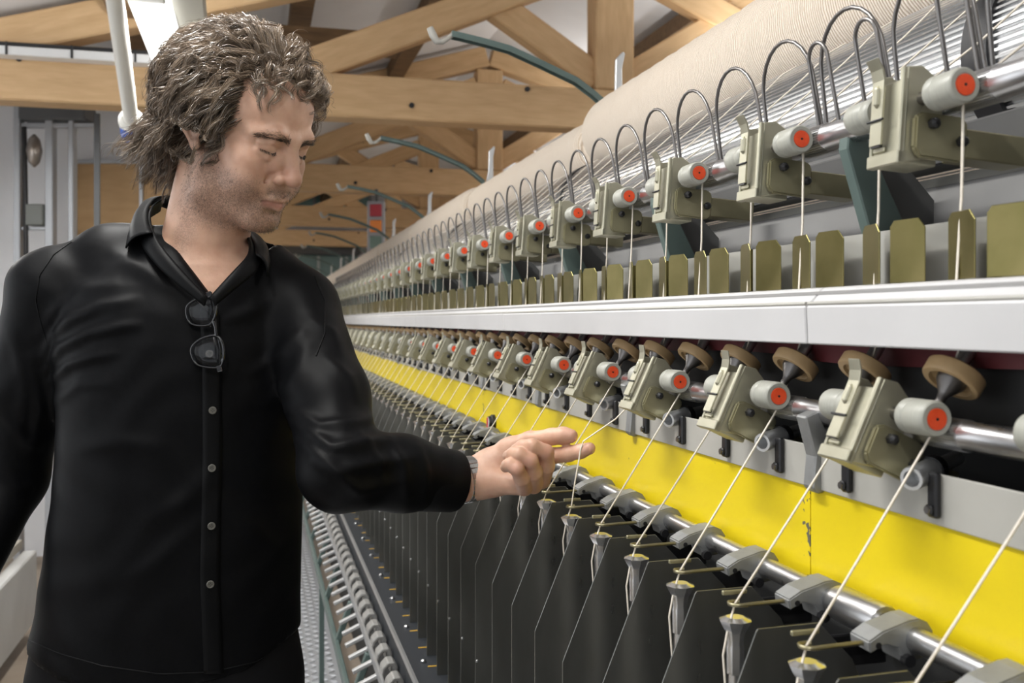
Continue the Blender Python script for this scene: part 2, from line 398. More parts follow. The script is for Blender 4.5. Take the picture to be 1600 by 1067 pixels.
# yellow enamel with chips along the joint and edges
ye = mat('yellow_enamel', (0.74, 0.57, 0.012), 0.30, spec=.45)
nt = ye.node_tree; N = nt.nodes; L = nt.links; bs = N['Principled BSDF']
tc = N.new('ShaderNodeTexCoord'); sx = N.new('ShaderNodeSeparateXYZ'); L.new(tc.outputs['Object'], sx.inputs[0])
nz = N.new('ShaderNodeTexNoise'); nz.inputs['Scale'].default_value = 130; nz.inputs['Detail'].default_value = 2; L.new(tc.outputs['Object'], nz.inputs[0])
ab = N.new('ShaderNodeMath'); ab.operation = 'ABSOLUTE'; L.new(sx.outputs['Y'], ab.inputs[0])
mr = N.new('ShaderNodeMapRange'); mr.inputs[1].default_value = 0.0; mr.inputs[2].default_value = .03; mr.inputs[3].default_value = .575; mr.inputs[4].default_value = .80
L.new(ab.outputs[0], mr.inputs[0])
gt = N.new('ShaderNodeMath'); gt.operation = 'GREATER_THAN'; L.new(nz.outputs[0], gt.inputs[0]); L.new(mr.outputs[0], gt.inputs[1])
mx = N.new('ShaderNodeMixRGB'); L.new(gt.outputs[0], mx.inputs[0]); mx.inputs[1].default_value = (0.74, 0.57, 0.012, 1); mx.inputs[2].default_value = (0.12, 0.11, 0.09, 1)
L.new(mx.outputs[0], bs.inputs['Base Color'])

machine = empty('spinning_machine', (0, 0, 0), label='long ring spinning machine with yellow panels and rows of rollers', cat='spinning machine')
def part(name, mb, m, **k): return mb.build(name, m, machine, **k)

# --- long frame members
y = -.335
rails = []
while y < YE:
    y2 = min(y + 1.153, YE)
    poly = [(.490, H - .022), (.4885, H + .0125), (.494, H + .0160), (.506, H + .0295), (.555, H + .033), (.555, H - .022)]
    part('cover_rail', MB().prism(poly, 'y', y + .0012, y2 - .0012), enamel_w, bevel=.0012)
    part('hinge', MB().cyl((.4905, y + .002, H + .0150), (.4905, y2 - .002, H + .0150), .0018, n=8), lgrey)
    y = y2
part('rail_groove', MB().box((.4998, Y0, H + .0232), (.5022, Y1, H + .0262)), grey_en)
y = .87 - 1.44
first = True
while y < YE:
    y2 = min(y + 1.44, YE)
    o = part('yellow_panel', MB().box((.525, .0006 if y > .8 and y < .9 else 0.0, H - .252), (.531, y2 - y - .0012, H - .163)), ye, loc=(0, y, 0))
    y = y2
part('grey_strip', MB().box((.522, Y0, H - .1625), (.5249, YE, H - .1215)), lgrey, bevel=.0008)
part('strip_shelf', MB().box((.525, Y0, H - .1625), (.62, Y1, H - .150)), dark_in)  # near-black sheet: the shadow inside the machine is put into its colour
part('interior_panel', MB().box((.62, Y0, H - .75), (.64, YE, H + .03)), dark_in)
part('lower_panel', MB().box((.54, Y0, H - .72), (.56, YE, H - .2525)), dark_in)
part('under_rail_panel', MB().box((.575, Y0, H - .10), (.59, Y1, H - .024)), dark_in)
# rear rail under the drum
part('rear_rail', MB().prism([(.662, H + .035), (.662, H + .1335), (.668, H + .143), (.76, H + .150), (.76, H + .035)], 'y', Y0, YE), grey_en, bevel=.001)
part('rear_rail_cap', MB().prism([(.6605, H + .1336), (.6665, H + .1436), (.70, H + .147), (.70, H + .1440), (.668, H + .1406)], 'y', Y0, YE), lgrey)
part('roller_beam', MB().box((.640, Y0, H + .150), (.675, Y1, H + .185)), stand_dk, bevel=.002)
part('divider_backing', MB().box((.566, Y0, H + .033), (.572, YE, H + .083)), mat('divider_grey', (.50, .495, .46), .45, metal=.4))

mkr = mat('pencil_mark', (.30, .27, .26), .7)
ring_ = []
for k in range(14):
    a = 2 * math.pi * k / 14; ring_.append((0, .0052 * math.cos(a) - .0016 * math.sin(a), .0040 * math.sin(a)))
M_ = Matrix.Rotation(math.radians(42), 4, 'Y')
rgm = MB().tube([tuple(M_ @ Vector(p)) for p in ring_], .00022, n=4, closed=True).tube([tuple(M_ @ Vector((0, -.001, -.0040))), tuple(M_ @ Vector((0, .003, -.0065)))], .00025, n=4).mesh('pencil_mark', mkr)
for k in range(34): put('pencil_mark', rgm, machine, (.5003, .585 + .086 * k, H + .02265))

# --- fluted drum carrying the spools
ND = 92; poly = []
for k in range(ND):
    for dr, da in ((0, -.34), (0, .05), (-.005, .16), (-.005, .55)):
        an = 2 * math.pi * (k + da) / ND; rr = .1166 + dr
        poly.append((.88 + rr * math.cos(an), H + .295 + rr * math.sin(an)))
mbd = MB(); npy = len(poly)
mbd.add([(p, Y0, q) for p, q in poly] + [(p, YE, q) for p, q in poly], [(k, (k + 1) % npy, npy + (k + 1) % npy, npy + k) for k in range(npy)])
part('fluted_drum', mbd, drum_m)
part('drum_core', MB().cyl((.88, Y0 + .01, H + .295), (.88, YE, H + .295), .108, n=40), steel_dk, smooth=30)
for yy in (.93, 2.49, 4.05, 5.61, 7.17, 8.73, 10.29):
    ring = MB()
    ring.lathe((.88, yy - .02, H + .295), (.88, yy + .02, H + .295), [(0, .112), (0, .1195), (1, .1195), (1, .112)], 64, cap=False)
    part('drum_belt', ring, black_pl, smooth=30)

# --- rollers
ROLLS_Y = [.675 + .12 * i for i in range(-3, 55)]
def bottom_roller(X, h, r, nm):
    prof_pts = []; yy = .735 - .24 * 4 - .12
    mb = MB(); ml = MB()
    while yy < Y1:
        mb.lathe((X, yy, H + h), (X, yy + .12, H + h), [(0, r), (.30, r), (.32, r * 1.06), (.36, r * 1.06), (.38, r), (1, r)], 20, cap=False)
        yy += .12
    part(nm, mb, steel, smooth=35)
    fl = MB()
    me = None
    for yr in ROLLS_Y:
        if me is None:
            nf = 36; pl = []
            for k in range(nf):
                for rr, da in ((1.10, -.25), (1.10, .25), (1.04, .3), (1.04, .7)):
                    an = 2 * math.pi * (k + da) / nf; pl.append((r * rr * math.cos(an), r * rr * math.sin(an)))
            me = MB().prism(pl, 'y', -.021, .021).mesh('fluted_sleeve', steel)
        put('fluted_sleeve', me, machine, (X, yr, H + h))
bottom_roller(.562, .185, .0135, 'bottom_roller')
bottom_roller(.531, -.0895, .0115, 'bottom_roller')

# --- weighting arms: body, latch, side plate, extension, bolts, two top rollers on a shaft
def arm_proto(Lh, tilt, axis_b, axis_a, ext):
    R = Matrix.Rotation(tilt, 4, 'Y')      # leans the arm's top into the machine
    def P(b, yy, a): return tuple(R @ Vector((b, yy, a)))
    def bx(mb, lo, hi): return mb.box(lo, hi, R)
    body = MB()
    bx(body, (0, -.0215, 0), (.003, .0215, .80 * Lh))                      # front plate
    bx(body, (-.004, -.0215, 0), (0.0005, -.0165, .90 * Lh))                # folded lip near side
    bx(body, (-.003, .0185, 0), (0.0005, .0215, .78 * Lh))
    bx(body, (-.005, -.0215, -.001), (.003, .0215, .010))                  # foot lip
    near = [(0, 0), (.036, .008), (.036, .62 * Lh), (.028, .84 * Lh), (.014, .93 * Lh), (0, .90 * Lh)]
    body.prism(near, 'y', -.0215, -.0195, R); body.prism(near, 'y', .0195, .0215, R)
    bx(body, (.003, -.0195, .0), (.034, .0195, .006))
    root = body.build('weighting_arm', zinc_pale, machine, bevel=.0012)
    lt = MB()
    prof = [(-.0045, .20 * Lh), (-.0045, .82 * Lh), (-.0075, .93 * Lh), (-.0130, 1.02 * Lh), (-.0150, 1.02 * Lh), (-.0095, .92 * Lh), (-.0068, .82 * Lh), (-.0068, .20 * Lh)]
    lt.prism(prof, 'y', .0005, .0165, R)
    lt.lathe(P(-.0070, .0085, .56 * Lh), P(-.0070, .0085, .78 * Lh), [(0, .0005), (.15, .003), (.85, .003), (1, .0005)], 8)
    lt.build('latch', zinc_pale, root, bevel=.0012)
    MB().box((-.0030, .001, .012), (-.0006, .016, .185 * Lh), R).build('latch_plate', zinc_pale, root, bevel=.0008)
    MB().box((-.0062, .0025, .016), (-.0031, .0150, .021), R).build('slot', black_pl, root)
    MB().cyl(P(-.0075, -.002, .44 * Lh), P(-.0075, .0195, .44 * Lh), .0011, n=8).build('spring_wire', black_pl, root)
    sp = [(.006, .012), (.011, .005), (.050, .004), (.056, .010), (.056, .42 * Lh), (.050, .475 * Lh), (.012, .475 * Lh), (.006, .43 * Lh)]
    MB().prism(sp, 'y', -.0285, -.0218, R).build('side_plate', zinc, root, bevel=.0016, seg=2)
    e = MB().box((.0562, -.026, .10 * Lh), (.0562 + ext, .004, .38 * Lh), R)
    e.build('extension_bar', zinc, root, bevel=.001)
    for b_, a_ in ((.021, .37 * Lh), (.049, .24 * Lh)):
        MB().cyl(P(b_, -.0340, a_), P(b_, -.0286, a_), .0046, n=6).lathe(P(b_, -.0362, a_), P(b_, -.0340, a_), [(0, .002), (1, .0044)], 10).build('bolt', black_pl, root)
    A = Vector((axis_b, 0, axis_a))
    A = R @ A
    MB().cyl((A.x, -.055, A.z), (A.x, .055, A.z), .0058, n=14).build('shaft', steel_dk, root, smooth=40)
    for s in (-1, 1):
        c0, c1 = s * .037, s * .073
        MB().lathe((A.x, c0, A.z), (A.x, c1, A.z), [(0, .007), (0, .0125), (.05, .0138), (.1, .0142), (.28, .0143), (.30, .0139), (.33, .0143), (.92, .0143), (.97, .0138), (1, .0128), (1, .0095), (.985, .0092), (.985, .0001)], 28, cap=False).build('top_roller', rubber_gr, root, smooth=40)
        if s > 0: continue
        MB().lathe((A.x, c1 * .9995 - s * .0006, A.z), (A.x, c1 + s * .0006, A.z), [(0, .0086), (1, .0084), (1, .0013), (.4, .0012), (.4, .0001)], 24, cap=False).build('roller_cap', cap_red, root)
        MB().cyl((A.x, c1 + s * .0002, A.z), (A.x, c1 + s * .0008, A.z), .0012, n=8).build('cap_pin', black_pl, root)
    return root
up0 = arm_proto(.0885, math.radians(4.2), .0155, .0545, .062)
up0.location = (.515, .735, H + .1300)
lo0 = arm_proto(.0830, math.radians(25.0), .0215, .0530, .040)
lo0.location = (.467, .735, H - .1155)
NARM = 28
for i in range(-1, NARM):
    if i == 0: continue
    copy_tree(up0, machine, (.515, .735 + .24 * i, H + .1300))
    copy_tree(lo0, machine, (.467, .735 + .24 * i, H - .1155))

# --- wire arches over the rear rollers
def arch_mesh(w, hgt, lean, r=.0021):
    pts = [(lean * 1.0, -w / 2, 0)]
    rad = w / 2 * .94
    hs = hgt - rad
    for k in range(13):
        an = math.pi * k / 12
        a = hs + rad * math.sin(an)
        pts.append((lean * (1 - a / hgt), -rad * math.cos(an), a))
    pts.append((lean, w / 2, 0))
    return MB().tube(pts, r, n=8).mesh('wire_guide', steel_dk, smooth=50)
am = arch_mesh(.112, .105, .016)
for i in range(-3, 53): put('wire_guide', am, machine, (.556, .98 + .12 * i, H + .198))
an_ = arch_mesh(.036, .085, .016)
for yy in (.905, .823, .705): put('wire_guide', an_, machine, (.552, yy, H + .197))

# --- roller stands (upper and lower)
su = MB().prism([(.553, H + .196), (.566, H + .204), (.572, H + .178), (.64, H + .045), (.600, H + .028), (.584, H + .060), (.551, H + .165)], 'y', -.008, .008).mesh('roller_stand', green_dk, bevel=.0015)
su2 = MB().prism([(.572, H + .172), (.61, H + .172), (.66, H + .12), (.66, H + .034), (.604, H + .034)], 'y', .0082, .012).mesh('stand_web', stand_dk)
sl = MB().prism([(.505, H - .092), (.519, H - .087), (.527, H - .104), (.545, H - .104), (.56, H - .13), (.56, H - .158), (.519, H - .166), (.513, H - .160), (.516, H - .130)], 'y', -.009, .009).mesh('roller_stand', castg, bevel=.0015)
yy = .855 - .48
while yy < Y1:
    a = put('roller_stand', su, machine, (0, yy, 0)); put('stand_web', su2, a)
    put('roller_stand', sl, machine, (0, yy, 0)); yy += .48

# --- brass dividers on top of the cover rail
def divider_mesh(w, turn):
    o2 = [(-w / 2, 0), (w / 2, 0), (w / 2, .0500), (w / 2 - .004, .0545), (-w / 2 + .008, .0545), (-w / 2, .0460)]
    M = Matrix.Rotation(turn, 4, 'Z')
    mb = MB().prism(o2, 'x', -.0007, .0007, M)
    mb.box((-.0007, w / 2 - .0005, 0), (.014, w / 2 + .0008, .050), M)
    return mb.mesh('divider_plate', olive, bevel=.0004)
d1 = divider_mesh(.042, math.radians(10)); d2 = divider_mesh(.038, math.radians(-8))
yy = .7245 - .12 * 4
while yy < Y1 - .1:
    put('divider_plate', d1, machine, (.543, yy + .020, H + .0325), (0, 0, random.uniform(-.10, .10))); put('divider_plate', d2, machine, (.543, yy - .048, H + .0325), (0, 0, random.uniform(-.10, .10)))
    yy += .12

# --- false twist wheels with funnels, driving belt
ax = Vector((-.75, -.08, -1)).normalized()
wm = MB()
wm.lathe(ax * -.0065, ax * .0065, [(0, .012), (0, .0215), (.12, .0235), (.88, .0235), (1, .0222), (1, .0175), (.75, .0165), (.55, .010)], 32, cap=False)
wm = wm.mesh('twist_wheel', tanw, smooth=40)
fm = MB().lathe(ax * -.004, ax * .030, [(0, .0125), (.3, .0115), (.62, .0045), (.70, .0040), (1, .0030)], 18).mesh('funnel', steel_dk, smooth=40)
tm = MB().cyl(ax * -.03, ax * -.0066, .006, n=12).mesh('spindle_tube', steel, smooth=40)
yy = .680 - .36; k = 0
while yy < Y1 - .1:
    w = put('twist_wheel', wm, machine, (.538, yy, H - .0455))
    put('funnel', fm, w); put('spindle_tube', tm, w); yy += .12
bt = MB(); n = 0
pts = []
yy = Y0
while yy < Y1:
    pts.append((.561 + .006 * math.sin(yy * 2 * math.pi / .24), yy, H - .030 + .003 * math.sin(yy * 2 * math.pi / .48))); yy += .02
vs = []; fs = []
for i, p in enumerate(pts):
    vs += [(p[0], p[1], p[2] - .010), (p[0], p[1], p[2] + .008), (p[0] + .002, p[1], p[2] + .008), (p[0] + .002, p[1], p[2] - .010)]
    if i:
        b = 4 * i
        for q in range(4): fs.append((b - 4 + q, b - 4 + (q + 1) % 4, b + (q + 1) % 4, b + q))
bt.add(vs, fs); part('drive_belt', bt, belt_m, smooth=40)

# --- suction tubes with clamps, black clips on the grey strip
axn = Vector((-.80, -.42, -.10)).normalized()
nm_ = MB().lathe(axn * -.06, axn * .022, [(0, .0065), (.55, .0068), (.56, .0095), (.97, .0098), (1, .0092), (1, .0066), (.8, .0062), (.8, .0001)], 24, cap=False).mesh('suction_tube', alu, smooth=35)
nc = MB().lathe(axn * -.020, axn * -.011, [(0, .0072), (0, .0112), (1, .0112), (1, .0072)], 20, cap=False).mesh('clamp', black_pl, smooth=40)
cl = MB().box((-.006, -.0055, -.016), (0, .0055, .020)).box((-.0095, -.004, -.0135), (-.006, .004, -.0055)).mesh('clip', black_pl, bevel=.0015)
cb = MB().cyl((-.0105, 0, -.0095), (-.0060, 0, -.0095), .0034, n=6).mesh('clip_screw', steel_dk)
yy = .695 - .24
while yy < Y1 - .1:
    s = put('suction_tube', nm_, machine, (.522, yy, H - .1235)); put('clamp', nc, s); yy += .24
yy = .678 - .24
while yy < Y1 - .1:
    c = put('clip', cl, machine, (.5215, yy, H - .1400)); put('clip_screw', cb, c); yy += .12

# --- control knob on the yellow panel
kn = part('control_knob', MB().lathe((.525, 2.2, H - .232), (.510, 2.2, H - .232), [(0, .0175), (.5, .0175), (.6, .015), (1, .0140)], 24), black_pl, smooth=35)
MB().cyl((.5099, 2.2, H - .232), (.5088, 2.2, H - .232), .0120, n=24).build('dial_face', enamel_w, kn)
MB().box((.5070, 2.197, H - .243), (.5087, 2.203, H - .221)).build('pointer', mat('knob_red', (.55, .02, .02), .4), kn)

# --- thread guide rail with brackets, hooks and pegs
RX, RH = .5035, -.2515
part('guide_rail', MB().cyl((RX, Y0, H + RH), (RX, Y1, H + RH), .0098, n=24), steel, smooth=40)
for yy in (.753, 3.153, 5.553):
    part('rail_coupling', MB().lathe((RX, yy - .034, H + RH), (RX, yy + .034, H + RH), [(0, .0102), (0, .0150), (.06, .0160), (.94, .0160), (1, .0150), (1, .0102)], 24, cap=False), steel, smooth=40)
pr = [(-.0035, .0105)]
hub = [(.0165 * math.cos(a), .0165 * math.sin(a)) for a in [math.radians(d) for d in (110, 80, 50, 20, -10, -40, -70, -95)]]
prof = [(x, z) for x, z in hub] + [(-.012, -.0175), (-.016, -.006), (-.028, -.002), (-.041, -.008), (-.0425, .0015), (-.030, .0085)]
bk = MB().prism(prof[::-1], 'y', -.0135, .0135).mesh('guide_bracket', castg, bevel=.0013, seg=2)
wire = [(-.040, -.004, -.0020), (-.066, -.004, -.0026), (-.084, -.004, -.003), (-.0905, -.002, -.003), (-.0925, .003, -.003), (-.0905, .008, -.003), (-.0845, .0095, -.003), (-.080, .0075, -.003)]
hk = MB().tube(wire, [.0020] * 2 + [.0018] * 6, n=10).mesh('thread_hook', mat('hook_brass', (.30, .27, .17), .3, metal=.85), smooth=50)
pg = MB().box((-.0945, .0115, .0022), (-.0700, .0150, .0062)).mesh('stop_peg', zinc, bevel=.0008)
sb = MB().cyl((-.009, -.0185, -.0150), (-.009, -.012, -.0150), .0050, n=14).mesh('clamp_screw', black_pl, smooth=40)
sh = MB().cyl((-.034, -.0139, -.0020), (-.034, -.0134, -.0020), .0026, n=12).mesh('set_screw', black_pl)
YB = [.813 + .12 * i for i in range(-3, 54)]
for yb in YB:
    b = put('guide_bracket', bk, machine, (RX, yb, H + RH)); put('thread_hook', hk, b); put('stop_peg', pg, b); put('clamp_screw', sb, b); put('set_screw', sh, b)

# --- spindles between separator plates
sm = MB().lathe((0, 0, H - .70), (0, 0, H - .305), [(0, .016), (.2, .016), (.22, .0078), (.88, .0068), (1, .0066)], 20).mesh('spindle', chrome, smooth=40)
cr = MB()
nc_ = 8
cr.lathe((0, 0, H - .318), (0, 0, H - .2665), [(0, .0069), (.02, .0082), (.48, .0084), (.56, .0076), (.74, .0090), (.86, .0128), (.95, .0150), (1, .0085)], 8)
cr = cr.mesh('spindle_crown', chrome, smooth=20)
bb = MB().lathe((0, 0, H - .66), (0, 0, H - .40), [(0, .010), (.03, .019), (.75, .017), (1, .0085)], 20).mesh('yarn_bobbin', wool, smooth=40)
sep_poly = [(.349, H - .708), (.349, H - .402), (.4065, H - .262), (.4085, H - .2595), (.466, H - .2585), (.498, H - .292), (.522, H - .345), (.522, H - .708)]
spm = MB().prism(sep_poly, 'y', -.0008, .0008).mesh('separator_plate', sep_m, bevel=.0003)
spb = MB().lathe((.352, -.0030, H - .56), (.352, .0030, H - .56), [(0, .001), (.2, .0028), (.8, .0028), (1, .001)], 10).mesh('rivet', steel, smooth=40)
arm_b = MB().box((.438, .003, H - .292), (.535, .0075, H - .272)).box((.462, .003, H - .30), (.535, .006, H - .272)).mesh('separator_holder', black_pl, bevel=.002)
for yb in YB:
    s = put('spindle', sm, machine, (.4175, yb + .004, 0)); put('spindle_crown', cr, s)
    p = put('separator_plate', spm, machine, (0, yb - .054, 0)); put('rivet', spb, p); put('separator_holder', arm_b, p)

# --- base beam with marks, then the bobbin conveyor in front of it
part('base_beam', MB().box((.306, Y0, H - .80), (.60, Y1, H - .7085)), base_m, bevel=.002)
part('base_edge', MB().box((.300, Y0, H - .716), (.3058, Y1, H - .7035)), alu)
part('base_skirt', MB().box((.42, Y0, 0.0), (.60, YE, H - .80)), dark_in)
mk = MB().box((-.012, -.003, 0), (.014, .003, .0008)).mesh('yellow_mark', mat('mark_yellow', (.55, .33, .04), .5))
bo = MB().lathe((0, 0, 0), (0, 0, .006), [(0, .006), (.5, .006), (1, .003)], 10).mesh('base_bolt', steel, smooth=30)
for i, yb in enumerate(YB):
    put('yellow_mark', mk, machine, (.352, yb, H - .7083))
    if i % 2: put('base_bolt', bo, machine, (.336, yb + .03, H - .7083))
conv = empty('bobbin_conveyor', (0, 0, 0), label='row of curved grey pegs on a rail along the machine base', cat='conveyor')
MB().box((.262, Y0, H - .80), (.268, Y1, H - .775)).build('peg_rail', alu, conv, bevel=.001)
MB().box((.214, Y0, H - .935), (.226, Y1, H - .90)).build('lower_rail', green_dk, conv, bevel=.002)
lug = MB()
lp = [(-.004, -.012), (.0, .012), (.012, .024), (.026, .024), (.034, .012), (.034, -.03), (.028, -.03), (.027, .008), (.021, .016), (.014, .015), (.006, .006), (.003, -.012)]
lug.prism(lp, 'y', -.022, .022)
lugm = lug.mesh('peg', mat('peg_grey', (.34, .335, .32), .42, metal=.3), bevel=.002)
tth = MB().box((-.050, -.007, -.006), (0, .007, .004), Matrix.Rotation(math.radians(-24), 4, 'Y')).mesh('peg_tail', mat('peg_pale', (.46, .46, .46), .4, metal=.3), bevel=.002)
yy = 1.35
while yy < Y1:
    put('peg', lugm, conv, (.2685, yy, H - .776)); put('peg_tail', tth, conv, (.2615, yy + .02, H - .792)); yy += .095
brm = MB().bar((.220, 0, H - .918), (.262, 0, H - .80), .016, .022, (0, 1, 0)).mesh('brace', green_dk, bevel=.002)
bsm = MB().box((.268, -.007, H - .80), (.3019, .007, H - .792)).mesh('bridge', base_m)
lgm = MB().box((.212, -.02, .0301), (.228, .02, H - .935)).mesh('leg', green_dk)
yy = .6
while yy < Y1:
    put('brace', brm, conv, (0, yy, 0)); put('bridge', bsm, conv, (0, yy + .1, 0)); yy += .45
for yy in (.2, 3.5, 7.0): put('leg', lgm, conv, (0, yy, 0))

# --- creel arms with hooks, end plates between spools
ga = MB()
path = [(.950, 0, .597), (.905, 0, .632), (.8566, 0, .664), (.76, 0, .703), (.665, 0, .739), (.58, 0, .756), (.506, 0, .768)]
for a, b in zip(path[:-1], path[1:]):
    ga.bar((a[0], 0, a[2]), (b[0], 0, b[2]), .030, .006, (0, 0, 1))
    ga.bar((a[0], .0135, a[2] - .006), (b[0], .0135, b[2] - .006), .003, .014, (0, 0, 1)); ga.bar((a[0], -.0135, a[2] - .006), (b[0], -.0135, b[2] - .006), .003, .014, (0, 0, 1))
gam = ga.mesh('creel_arm', green_dk)
gh = MB().tube([(.512, 0, .766), (.497, 0, .752), (.482, 0, .742), (.467, 0, .742), (.456, 0, .760), (.448, 0, .778)], [.006, .006, .007, .010, .011, .009], n=8).mesh('arm_hook', lgrey, smooth=60)
bl = MB().prism([(.955, .57), (.992, .57), (.990, .70), (.999, .745), (.993, .750), (.972, .728), (.970, .64)], 'y', -.006, .006).mesh('end_blade', alu, bevel=.002)
post = MB().box((.965, -.02, .20), (.985, .02, .58)).mesh('creel_post', green_dk)
SPOOL_Y = [-.50 + 1.56 * k for k in range(10)]
for yy in SPOOL_Y[1:]:
    a = put('creel_arm', gam, machine, (0, yy, H)); put('arm_hook', gh, a); put('end_blade', bl, a); put('creel_post', post, a)

# --- wool spools lying on the drum
def wool_material():
    m = bpy.data.materials.new('roving_wool'); m.use_nodes = True
    nt = m.node_tree; N = nt.nodes; L = nt.links; b = N['Principled BSDF']
    b.inputs['Roughness'].default_value = .9; b.inputs['Specular IOR Level'].default_value = .1; b.inputs['Sheen Weight'].default_value = .25
    tc = N.new('ShaderNodeTexCoord'); mp = N.new('ShaderNodeMapping'); L.new(tc.outputs['Object'], mp.inputs[0]); mp.inputs['Scale'].default_value = (1, 1, 1)
    nz = N.new('ShaderNodeTexNoise'); nz.inputs['Scale'].default_value = 14; nz.inputs['Detail'].default_value = 3; L.new(tc.outputs['Object'], nz.inputs[0])
    wv = N.new('ShaderNodeTexWave'); wv.bands_direction = 'Y'; wv.inputs['Scale'].default_value = 52; wv.inputs['Distortion'].default_value = 2.2; wv.inputs['Detail'].default_value = 3; wv.inputs['Detail Scale'].default_value = 1.2
    L.new(mp.outputs[0], wv.inputs[0])
    rp = N.new('ShaderNodeValToRGB'); rp.color_ramp.elements[0].color = (.55, .43, .32, 1); rp.color_ramp.elements[1].color = (.90, .80, .68, 1); rp.color_ramp.elements[1].position = .6
    L.new(wv.outputs[0], rp.inputs[0])
    mx = N.new('ShaderNodeMixRGB'); mx.blend_type = 'MULTIPLY'; mx.inputs[0].default_value = .35; L.new(rp.outputs[0], mx.inputs[1]); L.new(nz.outputs[0], mx.inputs[2]); 
    L.new(rp.outputs[0], b.inputs['Base Color'])
    bp = N.new('ShaderNodeBump'); bp.inputs['Strength'].default_value = .8; bp.inputs['Distance'].default_value = .003; L.new(wv.outputs[0], bp.inputs['Height']); L.new(bp.outputs[0], b.inputs['Normal'])
    return m
wool_m = wool_material()
SPOOL_R = (.1040, .1030, .0840, .0900, .0880, .0890, .0880, .0890, .0880)
def spool_mesh(seed):
    r = np.random.default_rng(seed); Ls = 1.505; R0 = SPOOL_R[seed]; sc_ = R0 / .0985
    n = 72; prof = [(0, .03), (.001, .055 * sc_), (.004, .072 * sc_), (.010, .085 * sc_), (.020, .0935 * sc_), (.034, .0972 * sc_)]
    for k in range(1, 60):
        t = .04 + .92 * k / 60
        prof.append((t, R0 + .0012 * math.sin(k * 1.9 + seed) + r.normal(0, .0005)))
    prof += [(.966, .0972 * sc_), (.980, .0935 * sc_), (.990, .085 * sc_), (.996, .072 * sc_), (.999, .055 * sc_), (1, .03)]
    return MB().lathe((0, .0, 0), (0, Ls, 0), prof, n).mesh('wool_wrap', wool_m, smooth=60)
core_m = mat('spool_core', (.30, .32, .36), .5)
for i, yy in enumerate(SPOOL_Y[:-1]):
    lab = ['wool roving spool at the top right corner, nearest of the row', 'large cream wool spool on the drum beside the near creel arm', 'second cream wool spool from the right, behind the first creel arm',
           'third cream wool spool along the drum', 'fourth cream wool spool along the drum', 'fifth cream wool spool along the drum', 'sixth cream wool spool along the drum', 'seventh cream wool spool along the drum', 'farthest cream wool spool at the end of the drum'][i]
    q_ = .1176 + SPOOL_R[i] + .0012
    t = empty('wool_spool', (.88 + .3233 * q_, yy + .0275, H + .295 + .9463 * q_), label=lab, cat='spool', group='wool spools on the fluted drum')
    put('wool_wrap', spool_mesh(i), t)
    MB().cyl((0, -.018, 0), (0, 1.523, 0), .032, n=20).build('core', core_m, t, smooth=40)

# --- one yarn per spindle: from spool over the drum, down through the rollers to the hook and spindle
yarn_m = mat('cream_yarn', (.80, .74, .65), .85, color2=(.70, .64, .55), nscale=300, spec=.1)
def yarn(i, held=False):
    yr = .675 + .12 * i + (.005 if i % 2 == 0 else -.005)   # roller position
    yb = .813 + .12 * (i - 1)
    j = rng.normal(0, .004)
    pts = [(.838, yr + .022 + j, H + .4060), (.81, yr + .02 + j, H + .3898), (.782, yr + .017 + j, H + .3640), (.755, yr + .015 + j, H + .3400), (.66, yr + .008, H + .262), (.578, yr + .002, H + .204),
           (.5475, yr, H + .1865), (.5470, yr, H + .17), (.545, yr - .001 + j * .3, H + .10), (.541, yr + j * .4, H + .03), (.546, yr + .002, H - .02), (.538, yr + .004, H - .0455), (.528, yr + .003, H - .071),
           (.5195, yr, H - .0825), (.5165, yr, H - .0925)]
    hook = (.4175, yb + .004, H - .2545)
    if held:
        f = Vector(FINGER); pts += [tuple(Vector(pts[-1]).lerp(f, .5) + Vector((.003, 0, 0))), tuple(f + Vector((.004, 0, .012))), tuple(f), tuple(f + Vector((-.002, 0, -.012))), tuple(f.lerp(Vector(hook), .55) + Vector((0, .002, 0)))]
    else:
        for t in (.33, .66): pts.append(tuple(Vector(pts[14]).lerp(Vector(hook), t) + Vector((0, 0, -.0008))))
    pts += [hook, (.4185 - .009, yb + .002, H - .275), (.4175 - .0125, yb + .003, H - .300), (.4175 - .009, yb, H - .36), (.4175 - .010, yb + .004, H - .42), (.4175 - .0095, yb, H - .50)]
    mb = MB().tube(pts, [.00125] * 9 + [.0011] * (len(pts) - 9), n=6)
    o = mb.build('yarn_strand', yarn_m, smooth=60)
    return o
FINGER = cam3(907, 703, 1.375)
HELD_I = 5
for i in range(-1, 53):
    o = yarn(i, i == HELD_I)
    if i == HELD_I: lab = "cream yarn strand pulled aside by the man's index fingertip"; 
    elif i + 1 < 18: lab = 'cream yarn strand to the %s thread guide counted from the right frame edge' % ORD[i + 1]
    else: lab = 'cream yarn strand among the far rollers of the machine'
    tag(o, lab, 'yarn', 'yarn strands on the spinning machine')
# ------------------------------------------------------------------ the man
# worked in a frame turned like the man's spot in the aisle: u to the right, d away, w up
def C(px, py, zc): return np.array(((px - 800) * zc / 1555.0, zc, H + (500 - py) * zc / 1555.0))
BASE = np.array((-.475, 1.46, 0.0))
person = empty('person', (BASE[0] * CT + BASE[1] * ST, -BASE[0] * ST + BASE[1] * CT, 0.03), -TH,
               label='man in a black shirt and black trousers reaching his hand to the yarns', cat='person')

